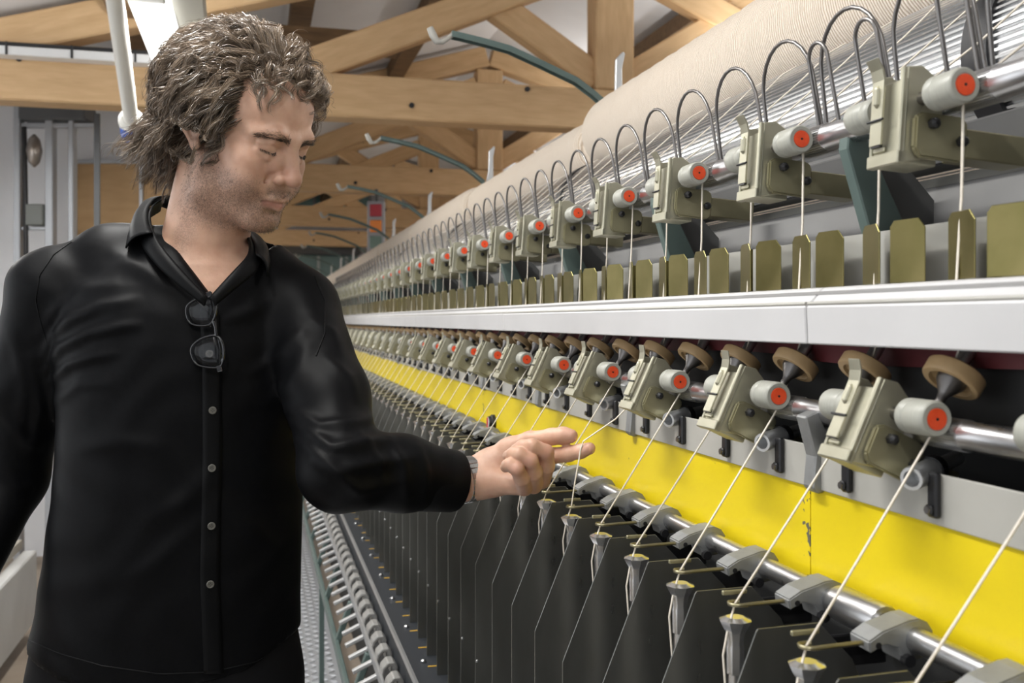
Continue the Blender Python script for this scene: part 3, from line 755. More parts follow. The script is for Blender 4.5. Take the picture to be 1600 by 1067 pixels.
class Field:
    def __init__(s, lo, hi, h):
        s.lo = np.array(lo, float); s.h = h
        s.n = np.ceil((np.array(hi) - s.lo) / h).astype(int) + 1
        s.ax = [s.lo[i] + h * np.arange(s.n[i]) for i in range(3)]
        s.F = np.full(s.n, .08, np.float32)
    def like(s):
        f = Field.__new__(Field); f.lo, f.h, f.n, f.ax = s.lo, s.h, s.n, s.ax; f.F = np.full(s.n, .08, np.float32); return f
    def _sl(s, lo, hi, m):
        sl = []
        for i in range(3):
            a = int(np.clip(np.floor((lo[i] - m - s.lo[i]) / s.h), 0, s.n[i])); b = int(np.clip(np.ceil((hi[i] + m - s.lo[i]) / s.h) + 1, 0, s.n[i]))
            sl.append(slice(a, b))
        return tuple(sl)
    def grid(s, sl):
        return (s.ax[0][sl[0]][:, None, None].astype(np.float32), s.ax[1][sl[1]][None, :, None].astype(np.float32), s.ax[2][sl[2]][None, None, :].astype(np.float32))
    def op(s, fn, lo, hi, k, sub=False):
        sl = s._sl(lo, hi, 3 * k + .012)
        if any(q.stop <= q.start for q in sl): return
        d = fn(*s.grid(sl)).astype(np.float32); F = s.F[sl]
        if sub:
            hh = np.clip(.5 - .5 * (F + d) / k, 0, 1); s.F[sl] = F * (1 - hh) - d * hh + k * hh * (1 - hh)
        else:
            hh = np.clip(.5 + .5 * (F - d) / k, 0, 1); s.F[sl] = F * (1 - hh) + d * hh - k * hh * (1 - hh)
    def cap(s, a, b, ra, rb=None, k=.01, sub=False):
        rb = ra if rb is None else rb; a = np.array(a, float); b = np.array(b, float); ab = b - a; q = float(ab @ ab) + 1e-12
        def fn(x, y, z):
            t = np.clip(((x - a[0]) * ab[0] + (y - a[1]) * ab[1] + (z - a[2]) * ab[2]) / q, 0, 1)
            return np.sqrt((x - a[0] - t * ab[0]) ** 2 + (y - a[1] - t * ab[1]) ** 2 + (z - a[2] - t * ab[2]) ** 2) - (ra + (rb - ra) * t)
        r = max(ra, rb); s.op(fn, np.minimum(a, b) - r, np.maximum(a, b) + r, k, sub)
    def ell(s, c, r, k=.01, sub=False, R=None):
        c = np.array(c, float)
        def fn(x, y, z):
            X, Y, Z = x - c[0], y - c[1], z - c[2]
            if R is not None:
                X, Y, Z = (R[0][0]*X + R[0][1]*Y + R[0][2]*Z), (R[1][0]*X + R[1][1]*Y + R[1][2]*Z), (R[2][0]*X + R[2][1]*Y + R[2][2]*Z)
            k0 = np.sqrt((X/r[0])**2 + (Y/r[1])**2 + (Z/r[2])**2); k1 = np.sqrt((X/r[0]**2)**2 + (Y/r[1]**2)**2 + (Z/r[2]**2)**2) + 1e-6
            return k0 * (k0 - 1) / k1
        m = max(r); s.op(fn, c - m, c + m, k, sub)
    def mesh(s, smooth_it=2):
        F = s.F; ins = F < 0
        nx, ny, nz = F.shape
        cnt = np.zeros((nx-1, ny-1, nz-1), np.int8)
        for i in (0, 1):
            for j in (0, 1):
                for k in (0, 1): cnt += ins[i:nx-1+i, j:ny-1+j, k:nz-1+k]
        act = (cnt > 0) & (cnt < 8); idx = np.argwhere(act)
        num = np.full(act.shape, -1, np.int64); num[act] = np.arange(len(idx))
        P = np.zeros((len(idx), 3)); W = np.zeros(len(idx))
        cor = [(i, j, k) for i in (0, 1) for j in (0, 1) for k in (0, 1)]
        val = {c_: F[idx[:,0]+c_[0], idx[:,1]+c_[1], idx[:,2]+c_[2]].astype(float) for c_ in cor}
        for a in cor:
            for axn_ in range(3):
                if a[axn_] == 0:
                    b = list(a); b[axn_] = 1; b = tuple(b); va, vb = val[a], val[b]
                    m = (va < 0) != (vb < 0); t = va[m] / (va[m] - vb[m])
                    p = np.tile(np.array(a, float), (m.sum(), 1)); p[:, axn_] = t
                    P[m] += p; W[m] += 1
        V = s.lo + (idx + P / W[:, None]) * s.h
        Q = []
        for axn_ in range(3):
            o1, o2 = [(1, 2), (2, 0), (0, 1)][axn_]
            a = np.take(ins, range(0, F.shape[axn_]-1), axn_); b = np.take(ins, range(1, F.shape[axn_]), axn_)
            e = np.argwhere(a != b)
            ok = (e[:, o1] > 0) & (e[:, o2] > 0) & (e[:, o1] < F.shape[o1]-1) & (e[:, o2] < F.shape[o2]-1); e = e[ok]
            flip = a[e[:,0], e[:,1], e[:,2]]
            def cell(d1, d2):
                q = e.copy(); q[:, o1] += d1; q[:, o2] += d2; return num[q[:,0], q[:,1], q[:,2]]
            q = np.stack([cell(-1, -1), cell(0, -1), cell(0, 0), cell(-1, 0)], 1)
            q[~flip] = q[~flip][:, ::-1]; Q.append(q)
        Q = np.concatenate(Q)
        for _ in range(smooth_it): V = lap(V, Q)
        return V, Q

def lap(V, Q, f=.5):
    S = np.zeros_like(V); n = np.zeros(len(V))
    for a, b in ((0, 1), (1, 2), (2, 3), (3, 0)):
        np.add.at(S, Q[:, a], V[Q[:, b]]); np.add.at(n, Q[:, a], 1)
        np.add.at(S, Q[:, b], V[Q[:, a]]); np.add.at(n, Q[:, b], 1)
    return V * (1 - f) + f * S / np.maximum(n, 1)[:, None]

def normals(V, Q):
    fn = np.cross(V[Q[:, 2]] - V[Q[:, 0]], V[Q[:, 3]] - V[Q[:, 1]])
    Nn = np.zeros_like(V)
    for a in range(4): np.add.at(Nn, Q[:, a], fn)
    return Nn / (np.linalg.norm(Nn, axis=1)[:, None] + 1e-12)

def to_mesh(name, V, Q, m, col=None):
    me = bpy.data.meshes.new(name)
    me.vertices.add(len(V)); me.vertices.foreach_set('co', np.ascontiguousarray(V - BASE + np.array((0, 0, -.03)), np.float32).ravel())
    nf, k = Q.shape
    me.loops.add(nf * k); me.loops.foreach_set('vertex_index', Q.astype(np.int32).ravel())
    me.polygons.add(nf); me.polygons.foreach_set('loop_start', np.arange(0, nf * k, k, dtype=np.int32))
    me.update(calc_edges=True); me.validate()
    me.materials.append(m); me.shade_smooth()
    if col is not None:
        a = me.color_attributes.new('tint', 'FLOAT_COLOR', 'POINT')
        c4 = np.ones((len(V), 4), np.float32); c4[:, :3] = col; a.data.foreach_set('color', c4.ravel())
    return me

def sstep(a, b, x):
    t = np.clip((x - a) / (b - a), 0, 1); return t * t * (3 - 2 * t)

# ---- torso: lofted ellipses turned towards the machine
YAW = math.radians(17)
tw = [(1005, 248, .190, .122), (950, 254, .184, .121), (850, 263, .178, .119), (750, 270, .174, .116), (667, 274, .174, .116), (600, 276, .177, .118), (540, 277, .180, .119), (490, 279, .178, .115), (450, 284, .165, .105), (415, 292, .135, .090), (390, 300, .100, .072), (372, 305, .070, .055)]
TD = 1.462
tw_w = np.array([H + (500 - t[0]) * 1.42 / 1555 for t in tw]); tw_u = np.array([(t[1] - 800) * 1.42 / 1555 for t in tw]); tw_a = np.array([t[2] for t in tw]); tw_b = np.array([t[3] for t in tw])
def torso(u, d, w, off=0.0):
    ww = np.clip(w, tw_w[0] - .3, tw_w[-1])
    cu = np.interp(ww, tw_w, tw_u); a = np.interp(ww, tw_w, tw_a) + off; b = np.interp(ww, tw_w, tw_b) + off
    x = u - cu; y = d - (TD + .012 * sstep(1.2, 1.5, w))
    X = (-math.cos(YAW) * x - math.sin(YAW) * y) / a; Y = (math.sin(YAW) * x - math.cos(YAW) * y) / b
    r = (np.abs(X) ** 2.3 + np.abs(Y) ** 2.3) ** (1 / 2.3)
    return np.maximum((r - 1) * np.minimum(a, b), (w - (tw_w[-1] + off)) * .8)

SH_R = C(84, 455, 1.44); EL_R = C(14, 745, 1.47); WR_R = C(-80, 945, 1.36)
SH_L = C(468, 482, 1.475); MID_L = C(512, 620, 1.39); EL_L = C(532, 733, 1.315); WR_L = C(728, 752, 1.42)
NECK = C(316, 405, 1.462)

# ---- head in its own axes: x his right, y forward, z up
PSI, PIT, HS = math.radians(62.2), math.radians(24.3), 1.0
Fv = np.array((math.sin(PSI), -math.cos(PSI), 0)); Rv = np.array((-math.cos(PSI), -math.sin(PSI), 0)); Wv = np.array((0, 0, 1.0))
Fp = Fv * math.cos(PIT) - Wv * math.sin(PIT); Up = Wv * math.cos(PIT) + Fv * math.sin(PIT)
ROL = math.radians(-3.5)
R2 = Rv * math.cos(ROL) + Up * math.sin(ROL); U2 = Up * math.cos(ROL) - Rv * math.sin(ROL)
HM = np.stack([R2, Fp, U2], 1) * HS
HO = C(383, 204, 1.42)
def h2c(p): return np.asarray(p) @ HM.T + HO
def c2h(p): return (np.asarray(p) - HO) @ HM / HS ** 2

hd = Field((-.120, -.15, -.285), (.120, .135, .130), .0016)
hd.ell((0, -.018, .038), (.0755, .097, .080), .02)
hd.ell((0, .028, -.028), (.059, .060, .086), .03)
hd.ell((0, .043, .046), (.057, .045, .050), .025)
for s in (-1, 1):
    hd.cap((s * .003, .0865, .0145), (s * .030, .0850, .0205), .0080, .0080, .014)
    hd.cap((s * .030, .0850, .0205), (s * .050, .0650, .0150), .0080, .0065, .014)
    hd.ell((s * .046, .054, -.024), (.018, .024, .016), .022)
    hd.cap((s * .056, -.010, -.045), (s * .051, .012, -.082), .014, .015, .024)
    hd.cap((s * .051, .012, -.082), (s * .018, .068, -.106), .015, .016, .026)
    hd.ell((s * .040, .062, -.055), (.018, .022, .022), .025)
hd.ell((0, .078, -.105), (.021, .017, .016), .018)
hd.ell((0, .070, -.066), (.030, .026, .030), .02)
for s in (-1, 1):
    hd.ell((s * .033, .0935, .0005), (.0175, .0130, .0110), .010, True)
    hd.ell((s * .0315, .0740, -.0005), (.0150, .0125, .0120), .004)            # lids over the eyeball
    hd.ell((s * .0150, .0875, -.0190), (.0105, .0095, .0160), .012)
    hd.cap((s * .0200, .0840, .0075), (s * .0330, .0865, .0105), .0026, .0030, .005)    # upper fold
    hd.cap((s * .0330, .0865, .0105), (s * .0470, .0760, .0045), .0030, .0024, .005)
    hd.cap((s * .0190, .0830, -.0095), (s * .0330, .0830, -.0135), .0022, .0026, .006)   # pouch
    hd.cap((s * .0330, .0830, -.0135), (s * .0460, .0730, -.0080), .0026, .0020, .006)
    hd.cap((s * .0195, .0850, -.0040), (s * .0310, .0885, -.0068), .0010, .0011, .0014, True)  # lid slit
    hd.cap((s * .0310, .0885, -.0068), (s * .0450, .0775, -.0045), .0011, .0009, .0014, True)
hd.cap((0, .0870, .0120), (0, .1045, -.022), .0078, .0092, .010)
hd.ell((0, .1085, -.0335), (.0135, .0135, .0120), .006)
for s in (-1, 1):
    hd.ell((s * .0145, .0975, -.0375), (.0085, .0120, .0085), .0035)
    hd.cap((s * .0195, .0965, -.0300), (s * .0240, .0905, -.0420), .0012, .0012, .004, True)
    hd.ell((s * .0066, .1020, -.0455), (.0036, .0060, .0036), .003, True)
    hd.cap((s * .0215, .0900, -.0360), (s * .0340, .0740, -.0660), .0014, .0012, .008, True)
    hd.cap((0, .0985, -.0680), (s * .0120, .0960, -.0668), .0042, .0042, .005)
    hd.cap((s * .0120, .0960, -.0668), (s * .0250, .0835, -.0725), .0042, .0022, .006)
    hd.cap((0, .0955, -.0795), (s * .0215, .0835, -.0755), .0062, .0026, .006)
    hd.cap((0, .1022, -.0732), (s * .0130, .0995, -.0728), .0015, .0015, .0016, True)
    hd.cap((s * .0130, .1000, -.0728), (s * .0275, .0838, -.0752), .0016, .0014, .0018, True)
hd.cap((0, .1000, -.0545), (0, .1000, -.0640), .0016, .0016, .006, True)
hd.cap((-.012, .094, -.0905), (.012, .094, -.0905), .003, .003, .010, True)
for s in (-1, 1):     # ears: bowl, rim, lobe
    hd.ell((s * .0775, -.012, -.004), (.0065, .0150, .0270), .006)
    rim = [(s * .0830, .002, .004), (s * .0865, .000, .020), (s * .0880, -.013, .028), (s * .0895, -.026, .020), (s * .0885, -.029, .002), (s * .0850, -.022, -.016), (s * .0800, -.008, -.030)]
    for a, b in zip(rim[:-1], rim[1:]): hd.cap(a, b, .0042, .0042, .003)
    hd.ell((s * .0790, -.004, -.0295), (.0055, .0085, .0100), .004)
    hd.ell((s * .0870, -.009, .001), (.0050, .0085, .0140), .004, True)
nk = c2h(NECK); hd.cap((0, -.030, -.045), nk, .056, .063, .03)
ntch = c2h(C(326, 436, 1.36))
sl = (slice(0, hd.n[0]), slice(0, hd.n[1]), slice(0, int((.20 - .06) / hd.h)))
gx, gy, gz = hd.grid(sl)
cu = gx * HM[0, 0] + gy * HM[0, 1] + gz * HM[0, 2] + HO[0]; cd = gx * HM[1, 0] + gy * HM[1, 1] + gz * HM[1, 2] + HO[1]; cw = gx * HM[2, 0] + gy * HM[2, 1] + gz * HM[2, 2] + HO[2]
td = (torso(cu, cd, cw, -.009) / HS).astype(np.float32); F = hd.F[sl]; kk = .018
hh = np.clip(.5 + .5 * (F - td) / kk, 0, 1); hd.F[sl] = F * (1 - hh) + td * hh - kk * hh * (1 - hh)
Vh, Qh = hd.mesh(1)
x, yv, z = Vh[:, 0], Vh[:, 1], Vh[:, 2]
ax_ = np.abs(x)
nzv = np.sin(x * 310 + 3 * np.sin(z * 190)) * np.sin(z * 270 + 2 * np.sin(yv * 230)) * .5 + .5
# r: stubble, g: lips / redness, b: scalp hair
jaw = sstep(-.034, -.062, z + .28 * (yv - .03) * 0 - .10 * np.maximum(0, .05 - yv) * 0) * sstep(-.035, -.005, yv) * sstep(-.150, -.118, z)
cheek = sstep(.012, .035, ax_ - .018 + np.maximum(0, -.055 - z) * 1.2)
stub = jaw * np.clip(cheek + .2, 0, 1) * .8
side = sstep(.035, .050, ax_) * sstep(.030, .010, yv) * sstep(-.02, .0, yv) * sstep(.005, -.03, z) * .6
mous = np.exp(-((z + .0600) / .0078) ** 2 - (np.maximum(0, ax_ - .018) / .008) ** 2) * sstep(.082, .09, yv)
mous2 = np.exp(-((ax_ - .028) / .006) ** 2 - ((z + .070) / .010) ** 2) * .6 * sstep(.06, .07, yv)
soul = np.exp(-(x / .009) ** 2 - ((z + .0905) / .0065) ** 2) * sstep(.082, .088, yv) * 1.1
chin = np.exp(-((z + .112) / .016) ** 2 - (x / .028) ** 2) * sstep(.05, .07, yv) * .9
lipm = .75 * np.exp(-((z + .0755 + (ax_ * .02)) / .0058) ** 4) * sstep(.0265, .022, ax_) * sstep(.083, .088, yv)
stub = np.clip(np.maximum.reduce([stub, side, mous, mous2, soul, chin]), 0, 1) * (1 - lipm)
HZ = [-.03, 0, .024, .05, .075, .09, .105]; HY = [.016, .034, .046, .042, .040, .050, .10]
hl = np.where(yv > -.012, -.028, -.010 - (-yv - .012) * .75)
hairm = sstep(-.003, .006, z - hl) * sstep(-.002, .006, np.interp(z, HZ, HY) - .007 - yv) * (ax_ < .0800) * sstep(.02, .0, np.maximum(0, -yv - .04) * 0)
nose_red = np.exp(-((x / .018) ** 2 + ((yv - .105) / .018) ** 2 + ((z + .033) / .015) ** 2)) * .55 + np.exp(-(((ax_ - .04) / .018) ** 2 + ((z + .03) / .02) ** 2)) * .18 * (yv > .03)
col = np.stack([stub, np.clip(lipm + nose_red, 0, 1), hairm], 1)
Nh_loc = normals(Vh, Qh)
Vh_c = h2c(Vh)

# ---- the reaching left hand
hf = Field(C(640, 815, 1.42) - np.array((.0, .12, .0)), C(950, 650, 1.40) + np.array((0, .10, .0)), .0016)
def chain(field, pts, rs, k=.004):
    for a, b, ra, rb in zip(pts[:-1], pts[1:], rs[:-1], rs[1:]): field.cap(a, b, ra, rb, k)
W0 = C(690, 756, 1.40); W1 = C(738, 748, 1.428)
hf.cap(W0, W1, .0285, .0270, .01)
hf.cap(W1 + np.array((0, .008, .004)), C(765, 735, 1.436), .0250, .0230, .015)
hf.cap(W1 + np.array((0, -.008, -.004)), C(768, 752, 1.420), .0235, .0215, .015)
hf.cap(C(760, 750, 1.415), C(815, 757, 1.395), .0195, .0150, .015)        # little finger heel
hf.cap(C(765, 738, 1.435), C(845, 735, 1.425), .0210, .0160, .015)
hf.cap(C(768, 722, 1.440), C(842, 712, 1.432), .0185, .0150, .014)
hf.cap(C(765, 725, 1.430), C(800, 699, 1.425), .0190, .0150, .014)        # thumb mound
# thumb
tp = [C(792, 700, 1.428), C(828, 687, 1.420), C(862, 682, 1.405), C(880, 680.5, 1.398), C(892, 681, 1.393)]
chain(hf, tp, [.0145, .0118, .0112, .0116, .0098], .006)
# index, pointing
ip = [C(836, 716, 1.428), C(858, 713, 1.412), C(888, 709, 1.396), C(907, 705, 1.386), C(921, 700.5, 1.379)]
chain(hf, ip, [.0130, .0118, .0106, .0098, .0086], .005)
fing = []
def curled(pts, rs):
    f2 = hf.like(); chain(f2, pts, rs, .003); fing.append(f2.F)
curled([C(846, 750, 1.415), C(853, 728, 1.385), C(853, 707, 1.368), C(832, 697, 1.362), C(817, 698, 1.370), C(806, 703, 1.384)], [.0130, .0122, .0112, .0105, .0100, .0085])
curled([C(834, 758, 1.402), C(834, 738, 1.372), C(829, 720, 1.355), C(811, 710, 1.354), C(802, 709, 1.362), C(794, 712, 1.376)], [.0125, .0118, .0106, .0100, .0092, .0080])
curled([C(820, 762, 1.390), C(815, 748, 1.362), C(808, 733, 1.346), C(797, 726, 1.350), C(793, 727, 1.360), C(790, 730, 1.370)], [.0115, .0106, .0096, .0090, .0084, .0074])
fm_ = fing[0]
for f3 in fing[1:]:
    kk = .0012; hh = np.clip(.5 + .5 * (fm_ - f3) / kk, 0, 1); fm_ = fm_ * (1 - hh) + f3 * hh - kk * hh * (1 - hh)
kk = .0035; hh = np.clip(.5 + .5 * (hf.F - fm_) / kk, 0, 1); hf.F = hf.F * (1 - hh) + fm_ * hh - kk * hh * (1 - hh)
for a, b in ((C(866, 690, 1.392), C(866, 674, 1.392)), (C(889, 699, 1.386), C(889, 712, 1.386)), (C(909, 697, 1.377), C(909, 708, 1.377))):
    hf.cap(a + np.array((0, -.006, 0)), b + np.array((0, -.006, 0)), .0007, .0007, .003, True)       # joint creases
Vhd, Qhd = hf.mesh(1)
# relaxed right hand, low beside the hip
rf = Field(WR_R + np.array((-.10, -.12, -.24)), WR_R + np.array((.10, .10, .06)), .003)
dn_ = (WR_R - EL_R) / np.linalg.norm(WR_R - EL_R)
rf.cap(WR_R - dn_ * .05, WR_R + dn_ * .03, .028, .026, .01)
rf.ell(WR_R + dn_ * .075, (.022, .042, .048), .015)
for k_ in range(4):
    b0 = WR_R + dn_ * .105 + np.array((0, -.030 + .02 * k_, 0)); L_ = (.075, .088, .085, .066)[k_]
    p1 = b0 + np.array((.004, 0, -.45 * L_)); p2 = p1 + np.array((.014, 0, -.30 * L_)); p3 = p2 + np.array((.016, 0, -.18 * L_))
    chain(rf, [b0, p1, p2, p3], [.0105, .0095, .0088, .0075], .003)
chain(rf, [WR_R + dn_ * .03 + np.array((.0, -.025, 0)), WR_R + dn_ * .075 + np.array((.012, -.055, 0)), WR_R + dn_ * .115 + np.array((.018, -.065, 0))], [.016, .012, .009], .006)
Vr, Qr = rf.mesh(1)
# the rest of the body under the clothes, coarse
bf = Field((-.95, 1.22, .06), (-.05, 1.66, 1.52), .011)
gx, gy, gz = bf.grid((slice(None), slice(None), slice(None)))
bf.F = np.maximum(torso(gx, gy, gz, -.013), .80 - gz).astype(np.float32)
chain(bf, [C(300, 400, 1.47), SH_R, EL_R, WR_R], [.03, .045, .038, .027], .02)
chain(bf, [C(320, 405, 1.47), SH_L, MID_L, EL_L, WR_L], [.03, .042, .040, .038, .027], .02)
HIPC = np.array((-.505, TD, .88))
for s in (-1, 1):
    hp = HIPC + np.array((s * .088, .02 * s, 0)); kn = hp + np.array((s * .012, -.01, -.40)); an2 = kn + np.array((s * .005, .03, -.40))
    chain(bf, [hp, kn, an2], [.075, .055, .042], .03)
Vb, Qb = bf.mesh(1)
skin = bpy.data.materials.new('skin'); skin.use_nodes = True
nt = skin.node_tree; N = nt.nodes; L = nt.links; b = N['Principled BSDF']
b.inputs['Roughness'].default_value = .46; b.inputs['Subsurface Weight'].default_value = .18; b.inputs['Subsurface Radius'].default_value = (1, .35, .2); b.inputs['Subsurface Scale'].default_value = .004
at = N.new('ShaderNodeVertexColor'); at.layer_name = 'tint'; sp = N.new('ShaderNodeSeparateColor'); L.new(at.outputs[0], sp.inputs[0])
tc = N.new('ShaderNodeTexCoord'); nz = N.new('ShaderNodeTexNoise'); nz.inputs['Scale'].default_value = 45; nz.inputs['Detail'].default_value = 6; L.new(tc.outputs['Object'], nz.inputs[0])
rp = N.new('ShaderNodeValToRGB'); rp.color_ramp.elements[0].position = .3; rp.color_ramp.elements[1].position = .7
rp.color_ramp.elements[0].color = (.56, .325, .225, 1); rp.color_ramp.elements[1].color = (.67, .42, .305, 1); L.new(nz.outputs[0], rp.inputs[0])
m1 = N.new('ShaderNodeMixRGB'); L.new(sp.outputs[1], m1.inputs[0]); L.new(rp.outputs[0], m1.inputs[1]); m1.inputs[2].default_value = (.40, .165, .13, 1)
n3 = N.new('ShaderNodeTexNoise'); n3.inputs['Scale'].default_value = 520; n3.inputs['Detail'].default_value = 2; L.new(tc.outputs['Object'], n3.inputs[0])
mm = N.new('ShaderNodeMapRange'); mm.inputs[1].default_value = .35; mm.inputs[2].default_value = .65; mm.inputs[3].default_value = .25; mm.inputs[4].default_value = .8; L.new(n3.outputs[0], mm.inputs[0])
ml = N.new('ShaderNodeMath'); ml.operation = 'MULTIPLY'; L.new(sp.outputs[0], ml.inputs[0]); L.new(mm.outputs[0], ml.inputs[1])
m2 = N.new('ShaderNodeMixRGB'); L.new(ml.outputs[0], m2.inputs[0]); L.new(m1.outputs[0], m2.inputs[1]); m2.inputs[2].default_value = (.13, .085, .065, 1)
m3 = N.new('ShaderNodeMixRGB'); L.new(sp.outputs[2], m3.inputs[0]); L.new(m2.outputs[0], m3.inputs[1]); m3.inputs[2].default_value = (.055, .04, .03, 1)
L.new(m3.outputs[0], b.inputs['Base Color'])
vr = N.new('ShaderNodeTexNoise'); vr.inputs['Scale'].default_value = 240; vr.inputs['Detail'].default_value = 4; L.new(tc.outputs['Object'], vr.inputs[0])
bp = N.new('ShaderNodeBump'); bp.inputs['Strength'].default_value = .22; bp.inputs['Distance'].default_value = .0012; L.new(vr.outputs[0], bp.inputs['Height']); L.new(bp.outputs[0], b.inputs['Normal'])
allV = [Vh_c, Vhd, Vr, Vb]; allQ = []; off = 0
for V_, Q_ in ((Vh_c, Qh), (Vhd, Qhd), (Vr, Qr), (Vb, Qb)): allQ.append(Q_ + off); off += len(V_)
hcol = np.zeros((len(Vhd), 3)); 
for tip in (tp[-1], ip[-1], C(853, 707, 1.360), C(829, 720, 1.348), C(808, 733, 1.340)):
    hcol[:, 1] = np.maximum(hcol[:, 1], .45 * np.exp(-(np.linalg.norm(Vhd - tip, axis=1) / .013) ** 2))
cols = np.concatenate([col, hcol, np.zeros((len(Vr), 3)), np.zeros((len(Vb), 3))])
body = put('body', to_mesh('body', np.concatenate(allV), np.concatenate(allQ), skin, cols), person)
# finger nail
nm2 = bpy.data.materials.new('nail'); nm2.use_nodes = True; nm2.node_tree.nodes['Principled BSDF'].inputs['Base Color'].default_value = (.62, .40, .33, 1); nm2.node_tree.nodes['Principled BSDF'].inputs['Roughness'].default_value = .25
nf_ = Field(C(785, 725, 1.36), C(812, 700, 1.40), .0007)
nf_.ell(C(796.5, 709, 1.3655), (.0052, .0022, .0042), .001)
Vn, Qn = nf_.mesh(1); put('fingernail', to_mesh('fingernail', Vn, Qn, nm2), person)

# ---- black shirt
sf = Field((-1.0, 1.20, .90), (-.02, 1.67, 1.565), .0042)
gx, gy, gz = sf.grid((slice(None), slice(None), slice(None)))
sf.F = torso(gx, gy, gz, .0).astype(np.float32)
chain(sf, [C(312, 392, 1.475), C(180, 408, 1.46), SH_R], [.040, .050, .056], .03)
chain(sf, [C(322, 396, 1.475), C(410, 432, 1.48), SH_L], [.040, .046, .052], .03)
f2 = sf.like(); chain(f2, [SH_R, SH_R * .5 + EL_R * .5 + np.array((-.004, 0, 0)), EL_R, WR_R], [.061, .055, .052, .040], .02)
kk = .022; hh = np.clip(.5 + .5 * (sf.F - f2.F) / kk, 0, 1); sf.F = sf.F * (1 - hh) + f2.F * hh - kk * hh * (1 - hh)
f2 = sf.like()
CUFF = C(713, 752, 1.412)
chain(f2, [SH_L, MID_L, EL_L, EL_L * .5 + CUFF * .5 + np.array((0, 0, .004)), CUFF], [.057, .056, .053, .0495, .0425], .02)
dcu = CUFF - EL_L; dcu /= np.linalg.norm(dcu)
f2.F = np.maximum(f2.F, ((gx - CUFF[0]) * dcu[0] + (gy - CUFF[1]) * dcu[1] + (gz - CUFF[2]) * dcu[2]).astype(np.float32))
hh = np.clip(.5 + .5 * (sf.F - f2.F) / kk, 0, 1); sf.F = sf.F * (1 - hh) + f2.F * hh - kk * hh * (1 - hh)
# hem: tails dip at the centre
pu = np.interp(gx, [(p - 800) * 1.40 / 1555 for p in (30, 130, 260, 380, 470)], [H + (500 - q) * 1.40 / 1555 for q in (1004, 1038, 1060, 1048, 998)])
sf.F = np.maximum(sf.F, (pu - gz).astype(np.float32))
# V neck and neck hole
def tri_cut(pts, zref):
    P = [C(p, q, zref)[[0, 2]] for p, q in pts]; out = None
    for i in range(len(P)):
        a, b_ = P[i], P[(i + 1) % len(P)]; e = b_ - a; nrm = np.array((e[1], -e[0])); nrm /= np.linalg.norm(nrm)
        dd = (gx - a[0]) * nrm[0] + (gz - a[1]) * nrm[1]; out = dd if out is None else np.maximum(out, dd)
    return out
vc = tri_cut([(326, 466), (230, 345), (225, 280), (410, 280), (405, 372)], 1.36)
vc2 = tri_cut([(326, 466), (405, 372), (410, 280), (225, 280), (230, 345)], 1.36)
vc = vc if float(vc[int((C(320, 400, 1.36)[0] - sf.lo[0]) / sf.h), 0, int((C(320, 400, 1.36)[2] - sf.lo[2]) / sf.h)]) < 0 else vc2
vc = np.maximum(vc, gy - 1.50)
sf.F = np.maximum(sf.F, -vc.astype(np.float32))
Vs, Qs = sf.mesh(2)
Ns = normals(Vs, Qs)
spx = 800 + Vs[:, 0] / Vs[:, 1] * 1555; spy = 500 - (Vs[:, 2] - H) / Vs[:, 1] * 1555
front = sstep(.25, -.15, Ns[:, 1])
def fold(pts, amp, sig, amp_end=1.0):
    best = np.full(len(Vs), 1e9); ta = np.zeros(len(Vs)); n_ = len(pts) - 1
    for i in range(n_):
        a = np.array(pts[i], float); e = np.array(pts[i+1], float) - a
        t = np.clip(((spx - a[0]) * e[0] + (spy - a[1]) * e[1]) / (e @ e), 0, 1)
        dd = np.hypot(spx - a[0] - t * e[0], spy - a[1] - t * e[1])
        m = dd < best; best[m] = dd[m]; ta[m] = (i + t[m]) / n_
    return amp * np.exp(-(best / sig) ** 2) * np.sin(np.pi * np.clip(.12 + .88 * ta, 0, 1)) ** .7
D = np.zeros(len(Vs))
for pts, amp, sig in (
    ([(70, 556), (84, 526), (112, 500), (155, 480), (225, 466)], .0075, 9), ([(72, 580), (98, 542), (140, 522), (195, 510), (225, 506)], .0070, 8),
    ([(78, 598), (108, 570), (150, 557), (190, 552)], .0055, 7), ([(90, 625), (125, 600), (180, 598)], .0035, 9), ([(66, 520), (90, 480), (140, 452), (190, 440)], .0045, 11),
    ([(180, 398), (240, 432), (300, 470)], .004, 12), ([(420, 470), (385, 490), (345, 500)], .004, 10), ([(478, 548), (455, 600), (400, 640)], .0045, 12), ([(470, 520), (430, 560), (380, 590)], .004, 10),
    ([(330, 740), (280, 790), (220, 820)], .004, 16), ([(310, 820), (240, 880), (170, 920)], .0035, 16), ([(350, 780), (400, 830), (450, 870)], .003, 14), ([(130, 700), (180, 690), (260, 700)], .003, 14),
    ([(455, 640), (500, 665), (560, 660), (600, 648)], .006, 9), ([(462, 660), (520, 700), (580, 690), (640, 684)], .0065, 9), ([(470, 690), (530, 735), (600, 722), (660, 712)], .0055, 9), ([(490, 720), (560, 765), (640, 752)], .005, 9),
    ([(560, 680), (590, 720), (600, 770)], .0045, 8), ([(610, 690), (632, 730), (636, 780)], .004, 7), ([(655, 700), (668, 745), (664, 790)], .0035, 7), ([(510, 560), (545, 590), (560, 630)], .004, 9), ([(485, 500), (520, 520), (540, 560)], .003, 8),
    ([(20, 520), (40, 600), (30, 680)], .004, 10), ([(50, 560), (62, 640), (50, 720)], .004, 9), ([(0, 640), (40, 690), (70, 700)], .004, 9), ([(0, 720), (30, 760), (55, 765)], .004, 9)):
    D += fold(pts, amp, sig)
D += .0012 * np.sin(spx * .05 + 2.2 * np.sin(spy * .021)) * np.sin(spy * .045 + 1.7 * np.sin(spx * .03))
edge = np.minimum(1, np.hypot(spx - 326, spy - 430) / 90)
